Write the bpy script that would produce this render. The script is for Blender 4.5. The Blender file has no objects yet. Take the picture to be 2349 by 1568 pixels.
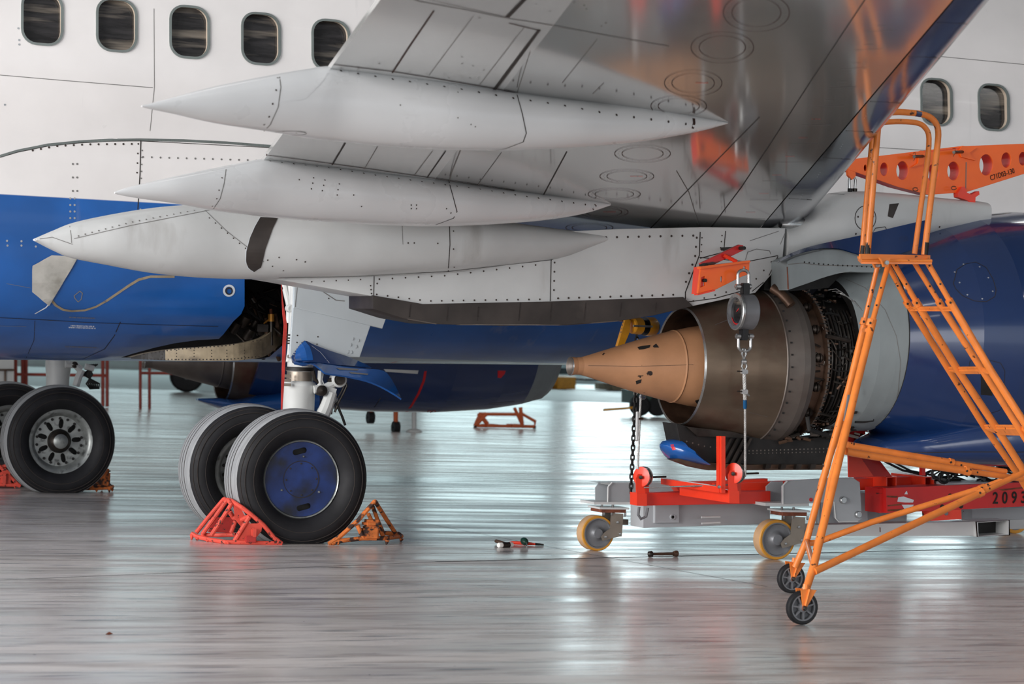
import bpy, bmesh, math, random
from mathutils import Vector, Matrix
from mathutils.bvhtree import BVHTree
random.seed(7)
SC = bpy.context.scene
COL = SC.collection
# ------------------------------------------------------------------ camera
CAM = Vector((-5.81, -21.55, 1.535))      # eye height of the photographer
YAW = math.radians(22); ROLL = math.atan(.038); FPX = 6000.0
DIRV = Vector((math.sin(YAW), math.cos(YAW), 0)); RGT = Vector((math.cos(YAW), -math.sin(YAW), 0)); UP = Vector((0, 0, 1))
cd = bpy.data.cameras.new('camera'); cam = bpy.data.objects.new('camera', cd); COL.objects.link(cam)
cd.sensor_width = 36; cd.lens = 36*FPX/2349; cd.clip_end = 500
cx = RGT*math.cos(ROLL)+UP*math.sin(ROLL); cy = UP*math.cos(ROLL)-RGT*math.sin(ROLL); cz = -DIRV
cam.matrix_world = Matrix.Translation(CAM) @ Matrix((cx, cy, cz)).transposed().to_4x4()
cd.dof.use_dof = True; cd.dof.focus_distance = 18.3; cd.dof.aperture_fstop = 4.0
SC.camera = cam
SC.cycles.use_denoising = True
# ------------------------------------------------------------------ world, lights, exposure
SC.view_settings.view_transform = 'Standard'; SC.view_settings.look = 'None'
SC.view_settings.exposure = 0.0; SC.view_settings.gamma = 1
wd = bpy.data.worlds.new('overcast_sky'); SC.world = wd; wd.use_nodes = True
bg = wd.node_tree.nodes['Background']; bg.inputs[0].default_value = (.86, .93, 1.0, 1); bg.inputs[1].default_value = 1.0
def area(name, loc, aim, size, power, col=(1, 1, 1)):
    l = bpy.data.lights.new(name, 'AREA'); l.shape = 'RECTANGLE'; l.size, l.size_y = size; l.energy = power; l.color = col
    o = bpy.data.objects.new(name, l); COL.objects.link(o); o.location = loc
    o.rotation_euler = (Vector(aim)-Vector(loc)).to_track_quat('-Z', 'Y').to_euler(); return o
area('daylight_side_door', (-20.5, -13, 4.6), (0, -7, 3.4), (18, 9), 5900, (1, .97, .95))
area('daylight_rear_door', (-12, -54, 5.5), (-2, 0, 1.5), (34, 10.5), 3000, (1, .98, .97))
# ------------------------------------------------------------------ pixel rays -> points on real planes
def ray(px, py):
    dx, dy = px-1174.5, py-784.0
    x = dx*math.cos(ROLL)+dy*math.sin(ROLL); y = dy*math.cos(ROLL)-dx*math.sin(ROLL)
    return DIRV+RGT*(x/FPX)-UP*(y/FPX)
def oY(px, py, Y):
    d = ray(px, py); return CAM+d*((Y-CAM.y)/d.y)
def oZ(px, py, z=0.0):
    d = ray(px, py); return CAM+d*((z-CAM.z)/d.z)
def oW(px, py, off=0.0):                  # underside plane of the wing
    d = ray(px, py); t = (2.43-off+.105*(-CAM.y-5)-CAM.z)/(d.z+.105*d.y); return CAM+d*t
def depth(p): return (p-CAM).dot(DIRV)
def pxm(p): return depth(p)/FPX           # metres per pixel there
def lin(c): 
    c = c/255.0
    return c/12.92 if c <= .04045 else ((c+.055)/1.055)**2.4
def rgb(r, g, b): return (lin(r), lin(g), lin(b), 1)
# ------------------------------------------------------------------ materials
def N(nt, t, **kw):
    n = nt.nodes.new(t)
    for k, v in kw.items():
        setattr(n, k, v)
    return n
def noise(nt, scale, detail=4, vec=None, stretch=None):
    n = N(nt, 'ShaderNodeTexNoise'); n.inputs['Scale'].default_value = scale; n.inputs['Detail'].default_value = detail
    tc = N(nt, 'ShaderNodeTexCoord'); mp = N(nt, 'ShaderNodeMapping'); nt.links.new(tc.outputs['Object'], mp.inputs[0])
    if stretch: mp.inputs['Scale'].default_value = stretch
    nt.links.new(mp.outputs[0], n.inputs['Vector']); return n.outputs[0]
def ramp(nt, src, p0, p1, c0=(0, 0, 0, 1), c1=(1, 1, 1, 1)):
    r = N(nt, 'ShaderNodeValToRGB'); e = r.color_ramp.elements
    e[0].position = p0; e[1].position = p1; e[0].color = c0; e[1].color = c1
    nt.links.new(src, r.inputs[0]); return r.outputs[0]
def mixc(nt, fac, a, b, mode='MIX'):
    m = N(nt, 'ShaderNodeMix', data_type='RGBA', blend_type=mode)
    for s, i in ((fac, 0), (a, 6), (b, 7)):
        if hasattr(s, 'node'): nt.links.new(s, m.inputs[i])
        else: m.inputs[i].default_value = s
    return m.outputs[2]
def mat(name, col, rough=.5, metal=0.0, var=.12, vs=3.0, stretch=None, dirt_glare=None, bump=0.0, bs=20, coat=0.0, zones=None, spec=.5, emit=None):
    m = bpy.data.materials.new(name); m.use_nodes = True; nt = m.node_tree; b = nt.nodes['Principled BSDF']
    c = rgb(*col)
    lo = tuple(x*(1-var) for x in c[:3])+(1,); hi = tuple(min(1, x*(1+var)) for x in c[:3])+(1,)
    out = ramp(nt, noise(nt, vs, 5, stretch=stretch), .35, .65, lo, hi)
    if zones:
        for (fn) in zones: out = fn(nt, out)
    if dirt_glare:
        dc, ds, dt, dw = dirt_glare[:4]
        f = ramp(nt, noise(nt, ds, 8, stretch=dirt_glare[4] if len(dirt_glare) > 4 else None), dt, dt+dw)
        out = mixc(nt, f, out, rgb(*dc))
    nt.links.new(out, b.inputs['Base Color'])
    rr = N(nt, 'ShaderNodeMapRange'); rr.inputs[3].default_value = max(.02, rough*.8); rr.inputs[4].default_value = min(1, rough*1.25)
    nt.links.new(noise(nt, vs*2.3, 4, stretch=stretch), rr.inputs[0]); nt.links.new(rr.outputs[0], b.inputs['Roughness'])
    b.inputs['Metallic'].default_value = metal; b.inputs['Coat Weight'].default_value = coat; b.inputs['Coat Roughness'].default_value = .08
    b.inputs['Specular IOR Level'].default_value = spec
    if emit: b.inputs['Emission Color'].default_value = rgb(*emit[0]); b.inputs['Emission Strength'].default_value = emit[1]
    if bump:
        bp = N(nt, 'ShaderNodeBump'); bp.inputs['Strength'].default_value = bump; bp.inputs['Distance'].default_value = .02
        nt.links.new(noise(nt, bs, 4, stretch=stretch), bp.inputs['Height']); nt.links.new(bp.outputs[0], b.inputs['Normal'])
    return m
def axis_zone(axis, lim, col, below=True, soft=.004, lim2=None):
    """paint scheme: the body carries another paint below (or above) a height"""
    def fn(nt, base):
        tc = N(nt, 'ShaderNodeTexCoord'); sp = N(nt, 'ShaderNodeSeparateXYZ'); nt.links.new(tc.outputs['Object'], sp.inputs[0])
        r = N(nt, 'ShaderNodeMapRange'); r.inputs[1].default_value = lim-soft; r.inputs[2].default_value = lim+soft
        r.inputs[3].default_value = 1 if below else 0; r.inputs[4].default_value = 0 if below else 1
        nt.links.new(sp.outputs[axis], r.inputs[0]); f = r.outputs[0]
        if lim2:
            r2 = N(nt, 'ShaderNodeMath', operation='GREATER_THAN'); nt.links.new(sp.outputs[lim2[0]], r2.inputs[0]); r2.inputs[1].default_value = lim2[1]
            m = N(nt, 'ShaderNodeMath', operation='MULTIPLY'); nt.links.new(f, m.inputs[0]); nt.links.new(r2.outputs[0], m.inputs[1]); f = m.outputs[0]
        v = mixc(nt, ramp(nt, noise(nt, 2.0, 5), .35, .65), tuple(x*.85 for x in rgb(*col)[:3])+(1,), tuple(min(1, x*1.12) for x in rgb(*col)[:3])+(1,))
        return mixc(nt, f, base, v)
    return fn
M = {}
M['white'] = mat('white_aircraft_paint', (232, 229, 228), .3, var=.04, vs=1.5, stretch=(1, 1, .3), dirt_glare=((176, 168, 158), 2.4, .62, .3, (2.2, 1, .12)), coat=.2)
M['fuselage'] = mat('fuselage_paint', (232, 229, 228), .3, var=.04, vs=1.5, dirt_glare=((150, 150, 152), 2.6, .64, .35, (2.2, 1, .12)), coat=.3,
                    zones=[axis_zone(2, 2.5, (28, 90, 164)), axis_zone(2, 1.365, (172, 182, 190), lim2=(0, .62))])
M['fairing'] = mat('fairing_paint', (232, 234, 236), .28, var=.03, vs=1.2, dirt_glare=((150, 145, 138), 2.2, .66, .3, (.5, 1, 2)), coat=.25)
M['strut'] = mat('strut_paint', (200, 202, 202), .38, var=.06, vs=2, dirt_glare=((120, 112, 104), 3.2, .62, .3, (1, 1, .25)), coat=.1)
M['wing'] = mat('wing_skin', (162, 164, 163), .10, metal=.3, var=.05, vs=1.2, stretch=(1, .3, 1), bump=.05, bs=1.6, coat=.6)
M['slat'] = mat('slat_metal', (120, 122, 130), .12, metal=.7, var=.1, vs=3, bump=.05, bs=3)
M['line'] = mat('panel_gap', (48, 42, 40), .8, var=.2)
M['softline'] = mat('panel_seam', (120, 118, 116), .7, var=.1)
M['browngap'] = mat('seal_gap', (62, 38, 32), .8, var=.3, vs=20)
M['rivet'] = mat('fastener', (70, 60, 56), .6, metal=.3)
M['rivetw'] = mat('pale_fastener', (168, 172, 176), .5, metal=.3)
M['heat'] = mat('heat_shield', (58, 52, 49), .5, metal=.15, var=.3, vs=4, dirt_glare=((100, 92, 86), 3, .64, .3))
M['blue'] = mat('blue_cowl_paint', (22, 50, 98), .2, var=.06, vs=2, coat=.7, dirt_glare=((38, 40, 56), 5, .7, .2))
M['blueflap'] = mat('blue_door_paint', (22, 84, 158), .22, var=.1, vs=3, coat=.5, dirt_glare=((90, 120, 160), 6, .7, .2))
M['greycowl'] = mat('grey_cowl_paint', (138, 146, 148), .45, var=.08, vs=6, stretch=(1, 1, .3), dirt_glare=((88, 90, 88), 7, .64, .2, (1, 1, .35)))
M['cone'] = mat('tan_heat_coating', (176, 128, 92), .55, var=.12, vs=3.5, dirt_glare=((38, 26, 22), 6.5, .685, .01), bump=.03, bs=60)
M['nozzle'] = mat('burnt_steel', (108, 94, 80), .44, metal=.6, var=.35, vs=2.6, stretch=(.5, 1, 1.4), dirt_glare=((84, 50, 40), 2.6, .48, .25))
M['collar'] = mat('grey_steel', (118, 110, 104), .45, metal=.5, var=.25, vs=3, dirt_glare=((70, 54, 48), 3, .5, .3))
M['dark'] = mat('soot_black', (26, 24, 23), .6, var=.4, vs=8)
M['darkmetal'] = mat('dark_metal', (58, 52, 48), .42, metal=.7, var=.4, vs=9)
M['bronze'] = mat('oiled_brown_metal', (92, 70, 56), .45, metal=.5, var=.4, vs=8)
M['pipe'] = mat('pipe_metal', (74, 70, 66), .3, metal=.8, var=.3, vs=12)
M['chrome'] = mat('bright_steel', (176, 178, 178), .28, metal=.85, var=.15, vs=14)
M['rubber'] = mat('tyre_rubber', (30, 30, 33), .62, var=.25, vs=5, dirt_glare=((50, 50, 52), 4, .6, .3), spec=.3)
M['tread'] = mat('dusty_lit_tread', (150, 152, 154), .8, var=.14, vs=8, stretch=(1, 6, 1))  # dusty tread, with the light from the left put into its pale colour
M['rim'] = mat('wheel_rim', (150, 154, 152), .4, metal=.5, var=.2, vs=10, dirt_glare=((60, 60, 60), 12, .56, .15))
M['hubcap'] = mat('scuffed_blue_hubcap', (24, 48, 104), .55, var=.35, vs=5, dirt_glare=((24, 28, 42), 4.5, .46, .2, (1, 1, 1)))
M['legwhite'] = mat('gear_white', (206, 208, 206), .42, var=.05, vs=5, dirt_glare=((150, 146, 138), 7, .64, .2))
M['doorgrey'] = mat('gear_door_paint', (190, 198, 202), .38, var=.03, vs=2)
M['platemetal'] = mat('smeared_grey_plate', (178, 176, 170), .5, var=.1, vs=8, dirt_glare=((120, 118, 108), 6, .5, .25))
M['flap'] = mat('flap_paint', (200, 203, 203), .22, metal=.1, var=.04, vs=1.2, coat=.4, bump=.03, bs=1.6)
M['tan'] = mat('primer_tan', (150, 136, 112), .6, var=.2, vs=8, dirt_glare=((62, 52, 44), 6, .55, .25))
M['orange'] = mat('orange_paint', (255, 106, 22), .38, var=.05, vs=5, coat=.2)
M['redorange'] = mat('red_orange_paint', (240, 62, 34), .36, var=.05, vs=5, coat=.2)
M['red'] = mat('red_paint', (206, 34, 32), .4, var=.1, vs=4, dirt_glare=((58, 24, 18), 5, .66, .03, (.5, 1, 3)), coat=.15)
M['cart'] = mat('dolly_red_paint', (232, 52, 34), .38, var=.08, vs=4, dirt_glare=((70, 28, 20), 10, .72, .02), coat=.15)
M['ladder'] = mat('worn_orange_paint', (238, 134, 56), .42, var=.1, vs=9, dirt_glare=((84, 46, 28), 22, .665, .03), coat=.1)
M['chockred'] = mat('chock_red_paint', (222, 82, 66), .6, var=.12, vs=9, dirt_glare=((84, 46, 40), 30, .6, .04))
M['chockrust'] = mat('chock_rusty_orange', (206, 112, 50), .65, var=.2, vs=14, dirt_glare=((58, 38, 32), 16, .5, .06))
M['grey'] = mat('dolly_grey_paint', (176, 180, 184), .4, var=.05, vs=3, dirt_glare=((112, 74, 56), 14, .73, .02))
M['palegrey'] = mat('dolly_pale_paint', (212, 214, 214), .4, var=.04, vs=3, dirt_glare=((120, 84, 64), 14, .74, .02))
M['rust'] = mat('rust', (120, 66, 46), .8, var=.3, vs=20)
M['zinc'] = mat('zinc_bracket', (150, 140, 128), .4, metal=.65, var=.12, vs=6)
M['poly'] = mat('polyurethane_tread', (196, 160, 122), .5, var=.14, vs=7)
M['polyedge'] = mat('polyurethane_edge', (200, 140, 44), .5, var=.1, vs=7)
M['castgrey'] = mat('cast_wheel', (122, 124, 128), .45, metal=.3, var=.1, vs=8)
M['yellow'] = mat('hoist_yellow', (232, 160, 34), .4, var=.1, vs=9, coat=.3)
M['black'] = mat('black_plastic', (22, 22, 24), .4, var=.2)
M['blueband'] = mat('blue_tape', (40, 120, 180), .5)
M['glass'] = mat('cabin_glass', (44, 43, 44), .1, var=.5, vs=9, stretch=(.4, 1, 3), dirt_glare=((128, 120, 110), 3.2, .52, .16, (.35, 1, 4)), coat=.5)  # pale streaks imitate interior reflections, put into the glass colour
M['cream'] = mat('window_reveal', (206, 190, 172), .5)
M['sealgrey'] = mat('window_seal', (120, 128, 126), .5, metal=.3)
M['ink'] = mat('black_lettering', (30, 24, 22), .7)
M['whiteink'] = mat('white_lettering', (214, 220, 226), .6)
M['streamer'] = mat('red_ribbon_cloth', (200, 62, 54), .75, var=.2, vs=12)
M['ribred'] = mat('red_stripe', (205, 22, 30), .4)
M['sticker'] = mat('white_sticker', (225, 224, 220), .6)
M['ropesteel'] = mat('steel_rope', (196, 196, 194), .5, metal=.2, var=.15, vs=30)
M['cable'] = mat('black_cable', (30, 30, 32), .4, var=.3)
M['brass'] = mat('brass_valve', (200, 140, 60), .4, metal=.5)
M['green'] = mat('dark_green_handle', (16, 56, 44), .35)
M['stand'] = mat('far_stand_red', (150, 62, 50), .6)
# ------------------------------------------------------------------ mesh builder
class MB:
    def __init__(s): s.v = []; s.f = []; s.mi = []; s.mats = []; s._b = None
    def m(s, k):
        if k not in s.mats: s.mats.append(k)
        return s.mats.index(k)
    def add(s, vs, fs, k):
        o = len(s.v); s.v += [Vector(v) for v in vs]; i = s.m(k)
        for f in fs: s.f.append([o+a for a in f]); s.mi.append(i)
        return o
    def box(s, c, d, k, rot=None, bev=0.0):
        c = Vector(c); hx, hy, hz = d[0]/2, d[1]/2, d[2]/2
        bm = bmesh.new(); bmesh.ops.create_cube(bm, size=1)
        for v in bm.verts: v.co = Vector((v.co.x*hx*2, v.co.y*hy*2, v.co.z*hz*2))
        if bev: bmesh.ops.bevel(bm, geom=list(bm.edges), offset=bev, segments=2, affect='EDGES')
        bm.verts.ensure_lookup_table()
        s.add([(rot @ v.co if rot else v.co)+c for v in bm.verts], [[v.index for v in f.verts] for f in bm.faces], k); bm.free()
        return s
    def tube(s, pts, r, k, n=10, cap=True, closed=False):
        pts = [Vector(p) for p in pts]; m = len(pts); rings = []; prev = None
        for i, p in enumerate(pts):
            a = pts[(i-1) % m] if (i or closed) else p; b = pts[(i+1) % m] if (i < m-1 or closed) else p
            t = (b-a).normalized() if (b-a).length else Vector((0, 0, 1))
            if prev is None:
                u = t.cross(Vector((.01, .02, 1))); 
                if u.length < .1: u = t.cross(Vector((1, 0, 0)))
            else: u = prev-t*prev.dot(t)
            u.normalize(); prev = u; w = t.cross(u); rr = r[i] if isinstance(r, (list, tuple)) else r
            rings.append([p+(u*math.cos(2*math.pi*j/n)+w*math.sin(2*math.pi*j/n))*rr for j in range(n)])
        vs = [v for ring in rings for v in ring]; fs = []
        for i in range(m if closed else m-1):
            for j in range(n):
                a, b = i*n+j, i*n+(j+1) % n; c, d = ((i+1) % m)*n+(j+1) % n, ((i+1) % m)*n+j; fs.append([a, b, c, d])
        if cap and not closed: fs += [list(range(n))[::-1], [(m-1)*n+j for j in range(n)]]
        s.add(vs, fs, k); return s
    def lathe(s, o, ax, prof, k, n=56, cap=False, keys=None, a0=0, a1=2*math.pi):
        """prof: (distance along ax, radius); keys: material of each segment"""
        o = Vector(o); ax = Vector(ax).normalized(); u = ax.cross(Vector((0, 0, 1)))
        if u.length < .1: u = ax.cross(Vector((1, 0, 0)))
        u.normalize(); w = ax.cross(u); full = abs(a1-a0-2*math.pi) < 1e-6; nn = n if full else n+1
        vs = []
        for (x, r) in prof:
            for j in range(nn):
                a = a0+(a1-a0)*j/n; vs.append(o+ax*x+(u*math.cos(a)+w*math.sin(a))*r)
        off = len(s.v); s.v += vs
        for i in range(len(prof)-1):
            mi = s.m(keys[i] if keys else k)
            for j in range(n):
                j2 = (j+1) % nn if full else j+1
                s.f.append([off+i*nn+j, off+i*nn+j2, off+(i+1)*nn+j2, off+(i+1)*nn+j]); s.mi.append(mi)
        if cap:
            s.f.append([off+j for j in range(nn)]); s.mi.append(s.m(k)); s.f.append([off+(len(prof)-1)*nn+j for j in range(nn)]); s.mi.append(s.m(k))
        return s
    def skin(s, rings, k, cap=True, close=True):
        n = len(rings[0]); vs = [v for r in rings for v in r]; fs = []
        for i in range(len(rings)-1):
            for j in range(n if close else n-1):
                j2 = (j+1) % n; fs.append([i*n+j, i*n+j2, (i+1)*n+j2, (i+1)*n+j])
        if cap: fs += [list(range(n))[::-1], [(len(rings)-1)*n+j for j in range(n)]]
        s.add(vs, fs, k); return s
    def prism(s, pts, ext, k, holes=(), bev=0.0):
        """a flat plate with an outline and holes, pushed along ext"""
        pts = [Vector(p) for p in pts]; ext = Vector(ext); nrm = ext.normalized(); o = sum(pts, Vector())/len(pts)
        u = (pts[1]-pts[0]); u = (u-nrm*u.dot(nrm)).normalized(); w = nrm.cross(u)
        if not holes and len(pts) <= 4 and not bev:
            n = len(pts); vs = pts+[p+ext for p in pts]
            s.add(vs, [list(range(n)), [n+i for i in range(n)][::-1]]+[[i, n+i, n+(i+1) % n, (i+1) % n] for i in range(n)], k); return s
        cu = bpy.data.curves.new('t', 'CURVE'); cu.dimensions = '2D'; cu.fill_mode = 'BOTH'; cu.extrude = ext.length/2; cu.bevel_depth = bev; cu.bevel_resolution = 1
        for loop in [pts]+[list(h) for h in holes]:
            sp = cu.splines.new('POLY'); sp.points.add(len(loop)-1); sp.use_cyclic_u = True
            for q, p in zip(sp.points, loop):
                p = Vector(p)-o; q.co = (p.dot(u), p.dot(w), 0, 1)
        s._cur(cu, Matrix((u, w, nrm)).transposed().to_4x4(), o+ext/2, k); return s
    def _cur(s, cu, rot, o, k):
        ob = bpy.data.objects.new('t', cu); COL.objects.link(ob); dg = bpy.context.evaluated_depsgraph_get(); dg.update()
        me = bpy.data.meshes.new_from_object(ob.evaluated_get(dg))
        s.add([rot @ v.co+o for v in me.vertices], [list(p.vertices) for p in me.polygons], k)
        bpy.data.objects.remove(ob); bpy.data.meshes.remove(me); bpy.data.curves.remove(cu)
    def text(s, txt, p0, right, up, size, k, off=.003, sx=1.0, bold=0.0):
        cu = bpy.data.curves.new('t', 'FONT'); cu.body = txt; cu.size = size; cu.extrude = .0008; cu.offset = bold
        r = Vector(right).normalized(); n = r.cross(Vector(up)).normalized(); u = n.cross(r)
        ob = bpy.data.objects.new('t', cu); COL.objects.link(ob); dg = bpy.context.evaluated_depsgraph_get(); dg.update()
        me = bpy.data.meshes.new_from_object(ob.evaluated_get(dg)); R = Matrix((r, u, n)).transposed()
        s.add([R @ Vector((v.co.x*sx, v.co.y, v.co.z))+Vector(p0)+n*off for v in me.vertices], [list(p.vertices) for p in me.polygons], k)
        bpy.data.objects.remove(ob); bpy.data.meshes.remove(me); bpy.data.curves.remove(cu); return s
    # surface details, laid on the part they belong to
    def bvh(s):
        if s._b is None: s._b = BVHTree.FromPolygons(s.v, s.f)
        return s._b
    def hit(s, px, py):
        d = ray(px, py).normalized(); h = s.bvh().ray_cast(CAM, d)
        if h[0] is None: return None
        n = h[1] if h[1].dot(d) < 0 else -h[1]
        return h[0], n
    def line(s, pts, w, k, step=9, off=.002):
        s.bvh(); P = []
        for i in range(len(pts)-1):
            a, b = pts[i], pts[i+1]; q = max(1, int(math.hypot(b[0]-a[0], b[1]-a[1])/step))
            for j in range(q): P.append((a[0]+(b[0]-a[0])*j/q, a[1]+(b[1]-a[1])*j/q))
        P.append(pts[-1]); H = [s.hit(*p) for p in P]; b = s._b
        for h0, h1 in zip(H, H[1:]):
            if not h0 or not h1 or (h0[0]-h1[0]).length > .6: continue
            t = h1[0]-h0[0]; a = t.cross(h0[1]).normalized()*w*pxm(h0[0])/2; c = t.cross(h1[1]).normalized()*w*pxm(h1[0])/2; e = t*.04
            s.add([h0[0]+a+h0[1]*off-e, h0[0]-a+h0[1]*off-e, h1[0]-c+h1[1]*off+e, h1[0]+c+h1[1]*off+e], [[0, 1, 2, 3]], k)
        s._b = b; return s
    def dots(s, pts, r, k='rivet', off=.0025, n=7):
        s.bvh(); b = s._b
        for p in pts:
            h = s.hit(*p)
            if not h: continue
            nn = h[1]; u = nn.cross(Vector((.3, .2, 1))).normalized(); w = nn.cross(u); R = r*pxm(h[0])
            s.add([h[0]+nn*off+(u*math.cos(6.2832*i/n)+w*math.sin(6.2832*i/n))*R for i in range(n)], [list(range(n))], k)
        s._b = b; return s
    def dotline(s, pts, step, r, k='rivet'):
        out = []; d = 0.0
        for a, b in zip(pts, pts[1:]):
            L = math.hypot(b[0]-a[0], b[1]-a[1])
            while d <= L: out.append((a[0]+(b[0]-a[0])*d/L, a[1]+(b[1]-a[1])*d/L)); d += step
            d -= L
        return s.dots(out, r, k)
    def patch(s, A, B, k, nu=14, nv=5, off=.002):
        """fill between two pixel polylines, lying on the surface"""
        s.bvh(); b = s._b
        def at(P, t):
            L = [0]
            for p, q in zip(P, P[1:]): L.append(L[-1]+math.hypot(q[0]-p[0], q[1]-p[1]))
            d = t*L[-1]
            for i in range(len(P)-1):
                if d <= L[i+1]+1e-9:
                    f = (d-L[i])/max(1e-9, L[i+1]-L[i]); return (P[i][0]+(P[i+1][0]-P[i][0])*f, P[i][1]+(P[i+1][1]-P[i][1])*f)
            return P[-1]
        G = []
        for i in range(nu+1):
            a, c = at(A, i/nu), at(B, i/nu); G.append([s.hit(a[0]+(c[0]-a[0])*j/nv, a[1]+(c[1]-a[1])*j/nv) for j in range(nv+1)])
        for i in range(nu):
            for j in range(nv):
                q = [G[i][j], G[i+1][j], G[i+1][j+1], G[i][j+1]]
                if all(q) and (q[0][0]-q[2][0]).length < .8: s.add([h[0]+h[1]*off for h in q], [[0, 1, 2, 3]], k)
        s._b = b; return s
    def build(s, name, parent=None, label=None, ang=35):
        me = bpy.data.meshes.new(name); me.from_pydata([tuple(v) for v in s.v], [], s.f)
        for k in s.mats: me.materials.append(M[k])
        me.polygons.foreach_set('material_index', s.mi); me.validate(); me.update()
        bm = bmesh.new(); bm.from_mesh(me); bmesh.ops.recalc_face_normals(bm, faces=bm.faces); bm.to_mesh(me); bm.free()
        me.shade_smooth(); me.set_sharp_from_angle(angle=math.radians(ang))
        o = bpy.data.objects.new(name, me); COL.objects.link(o)
        if parent: o.parent = parent; o.matrix_parent_inverse = parent.matrix_world.inverted()
        if label: o['label'] = label
        return o
def tag(o, label, cat, group=None, kind=None):
    o['label'] = label; o['category'] = cat
    if group: o['group'] = group
    if kind: o['kind'] = kind
    return o
def empty(name, loc=(0, 0, 0), parent=None):
    o = bpy.data.objects.new(name, None); COL.objects.link(o); o.location = loc; o.empty_display_size = .2
    bpy.context.view_layer.update()
    if parent: o.parent = parent; o.matrix_parent_inverse = parent.matrix_world.inverted(); bpy.context.view_layer.update()
    return o
def thing(name, label, cat, loc=(0, 0, 0), group=None): return tag(empty(name, loc), label, cat, group)
def struct(o): o['kind'] = 'structure'; return o
def Y3(pts, Y): return [oY(x, y, Y) for x, y in pts]
def circ(c, r, n=24, rz=None):
    return [(c[0]+r*math.cos(6.28319*i/n), c[1]+(rz or r)*math.sin(6.28319*i/n)) for i in range(n)]
def smooth(pts, n=4):
    out = []
    for i in range(len(pts)-1):
        p0, p1, p2, p3 = pts[max(0, i-1)], pts[i], pts[i+1], pts[min(len(pts)-1, i+2)]
        for j in range(n):
            t = j/n
            out.append(tuple(.5*((2*b)+(-a+c)*t+(2*a-5*b+4*c-d)*t*t+(-a+3*b-3*c+d)*t**3) for a, b, c, d in zip(p0, p1, p2, p3)))
    out.append(tuple(pts[-1])); return out
# ------------------------------------------------------------------ hangar
def floor_material():
    m = bpy.data.materials.new('polished_concrete'); m.use_nodes = True; nt = m.node_tree; b = nt.nodes['Principled BSDF']
    st = (.55, 2.4, 1)
    c = ramp(nt, noise(nt, .5, 6, stretch=st), .3, .7, rgb(204, 198, 195), rgb(230, 223, 219))
    c = mixc(nt, ramp(nt, noise(nt, 2.2, 8, stretch=(.5, 3.0, 1)), .5, .68), c, rgb(170, 160, 155))
    c = mixc(nt, ramp(nt, noise(nt, 5, 10, stretch=(.35, 3.4, 1)), .565, .70), c, rgb(118, 118, 120))
    c = mixc(nt, ramp(nt, noise(nt, 14, 3), .74, .78), c, rgb(60, 56, 54))
    nt.links.new(c, b.inputs['Base Color'])
    r = N(nt, 'ShaderNodeMapRange'); r.inputs[1].default_value = .3; r.inputs[2].default_value = .7; r.inputs[3].default_value = .17; r.inputs[4].default_value = .36
    nt.links.new(noise(nt, .9, 9, stretch=(.45, 3.2, 1)), r.inputs[0]); nt.links.new(r.outputs[0], b.inputs['Roughness'])
    b.inputs['Specular IOR Level'].default_value = .5
    bp = N(nt, 'ShaderNodeBump'); bp.inputs['Strength'].default_value = .25; bp.inputs['Distance'].default_value = .01
    nt.links.new(noise(nt, 1.6, 6, stretch=(.4, 3.6, 1)), bp.inputs['Height']); nt.links.new(bp.outputs[0], b.inputs['Normal'])
    return m
M['floor'] = floor_material()
M['sunlit_apron'] = mat('sunlit_apron_tone', (205, 212, 210), .45, var=.05, vs=.3)  # pale tone stands for daylight falling on the floor by the far doors
M['joint'] = mat('floor_joint', (66, 66, 70), .8)
M['wallp'] = mat('hangar_wall_cladding', (150, 160, 164), .6, var=.05, vs=.3)
M['kick'] = mat('hangar_door_skirt', (204, 212, 212), .5, var=.04)
M['band'] = mat('hangar_door_rail', (46, 54, 58), .6)
M['ceil'] = mat('hangar_ceiling', (150, 154, 158), .8, var=.05, vs=.2)
M['daywin'] = mat('daylit_glazing', (200, 220, 222), .4, var=.02, emit=((214, 240, 244), 1.15))
M['daywin2'] = mat('open_door_daylight', (200, 220, 222), .4, var=.02, emit=((222, 242, 246), 6))
M['daywin3'] = mat('bright_glazing', (200, 220, 222), .4, var=.02, emit=((214, 240, 244), 2.6))
M['lamp'] = mat('ceiling_lamp', (255, 255, 250), .4, emit=((255, 252, 248), 19))
fl = MB(); fl.add([(-60, -60, 0), (140, -60, 0), (140, 100, 0), (-60, 100, 0)], [[0, 1, 2, 3]], 'floor')
JX = [oZ(1280, 1283), oZ(2349, 1256)]
def joint(p, q, w=.012):
    p, q = Vector(p), Vector(q); t = (q-p).normalized(); n = Vector((-t.y, t.x, 0))*w/2
    fl.add([p+n+UP*.0012, q+n+UP*.0012, q-n+UP*.0012, p-n+UP*.0012], [[0, 1, 2, 3]], 'joint')
for a, b, w in (((1000, 1288), (2349, 1256), .03), ((0, 1330), (1000, 1288), .01), ((1240, 1250), (1760, 1345), .008), ((0, 1128), (1300, 1098), .014), ((0, 1036), (2349, 1020), .02), ((0, 985), (2349, 990), .02), ((860, 1178), (1240, 1250), .006)):
    joint(oZ(*a), oZ(*b), w)
struct(fl.build('floor'))
BW = 72.0
ap = MB(); ap.add([(-60, 43, .004), (140, 43, .004), (140, 72, .004), (-60, 72, .004)], [[0, 1, 2, 3]], 'sunlit_apron'); struct(ap.build('floor_sunlit_apron'))  # strip coloured lighter to look sunlit
kb = MB(); kb.box((15, BW+.2, .18), (220, .3, .36), 'kick'); kb.box((15, BW+.15, .5), (220, .25, .28), 'band'); kb.box((30, BW+.3, 12.6), (220, .3, 5.0), 'wallp')
edges = [-20, -10, 0, 10, 20, 28, 34.2, 38.8, 49.5, 53, 62, 72, 82, 92, 102, 110]
bright = {34.2: 'daywin2', 49.5: 'daywin2', 38.8: 'daywin3', 28: 'daywin3'}
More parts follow.
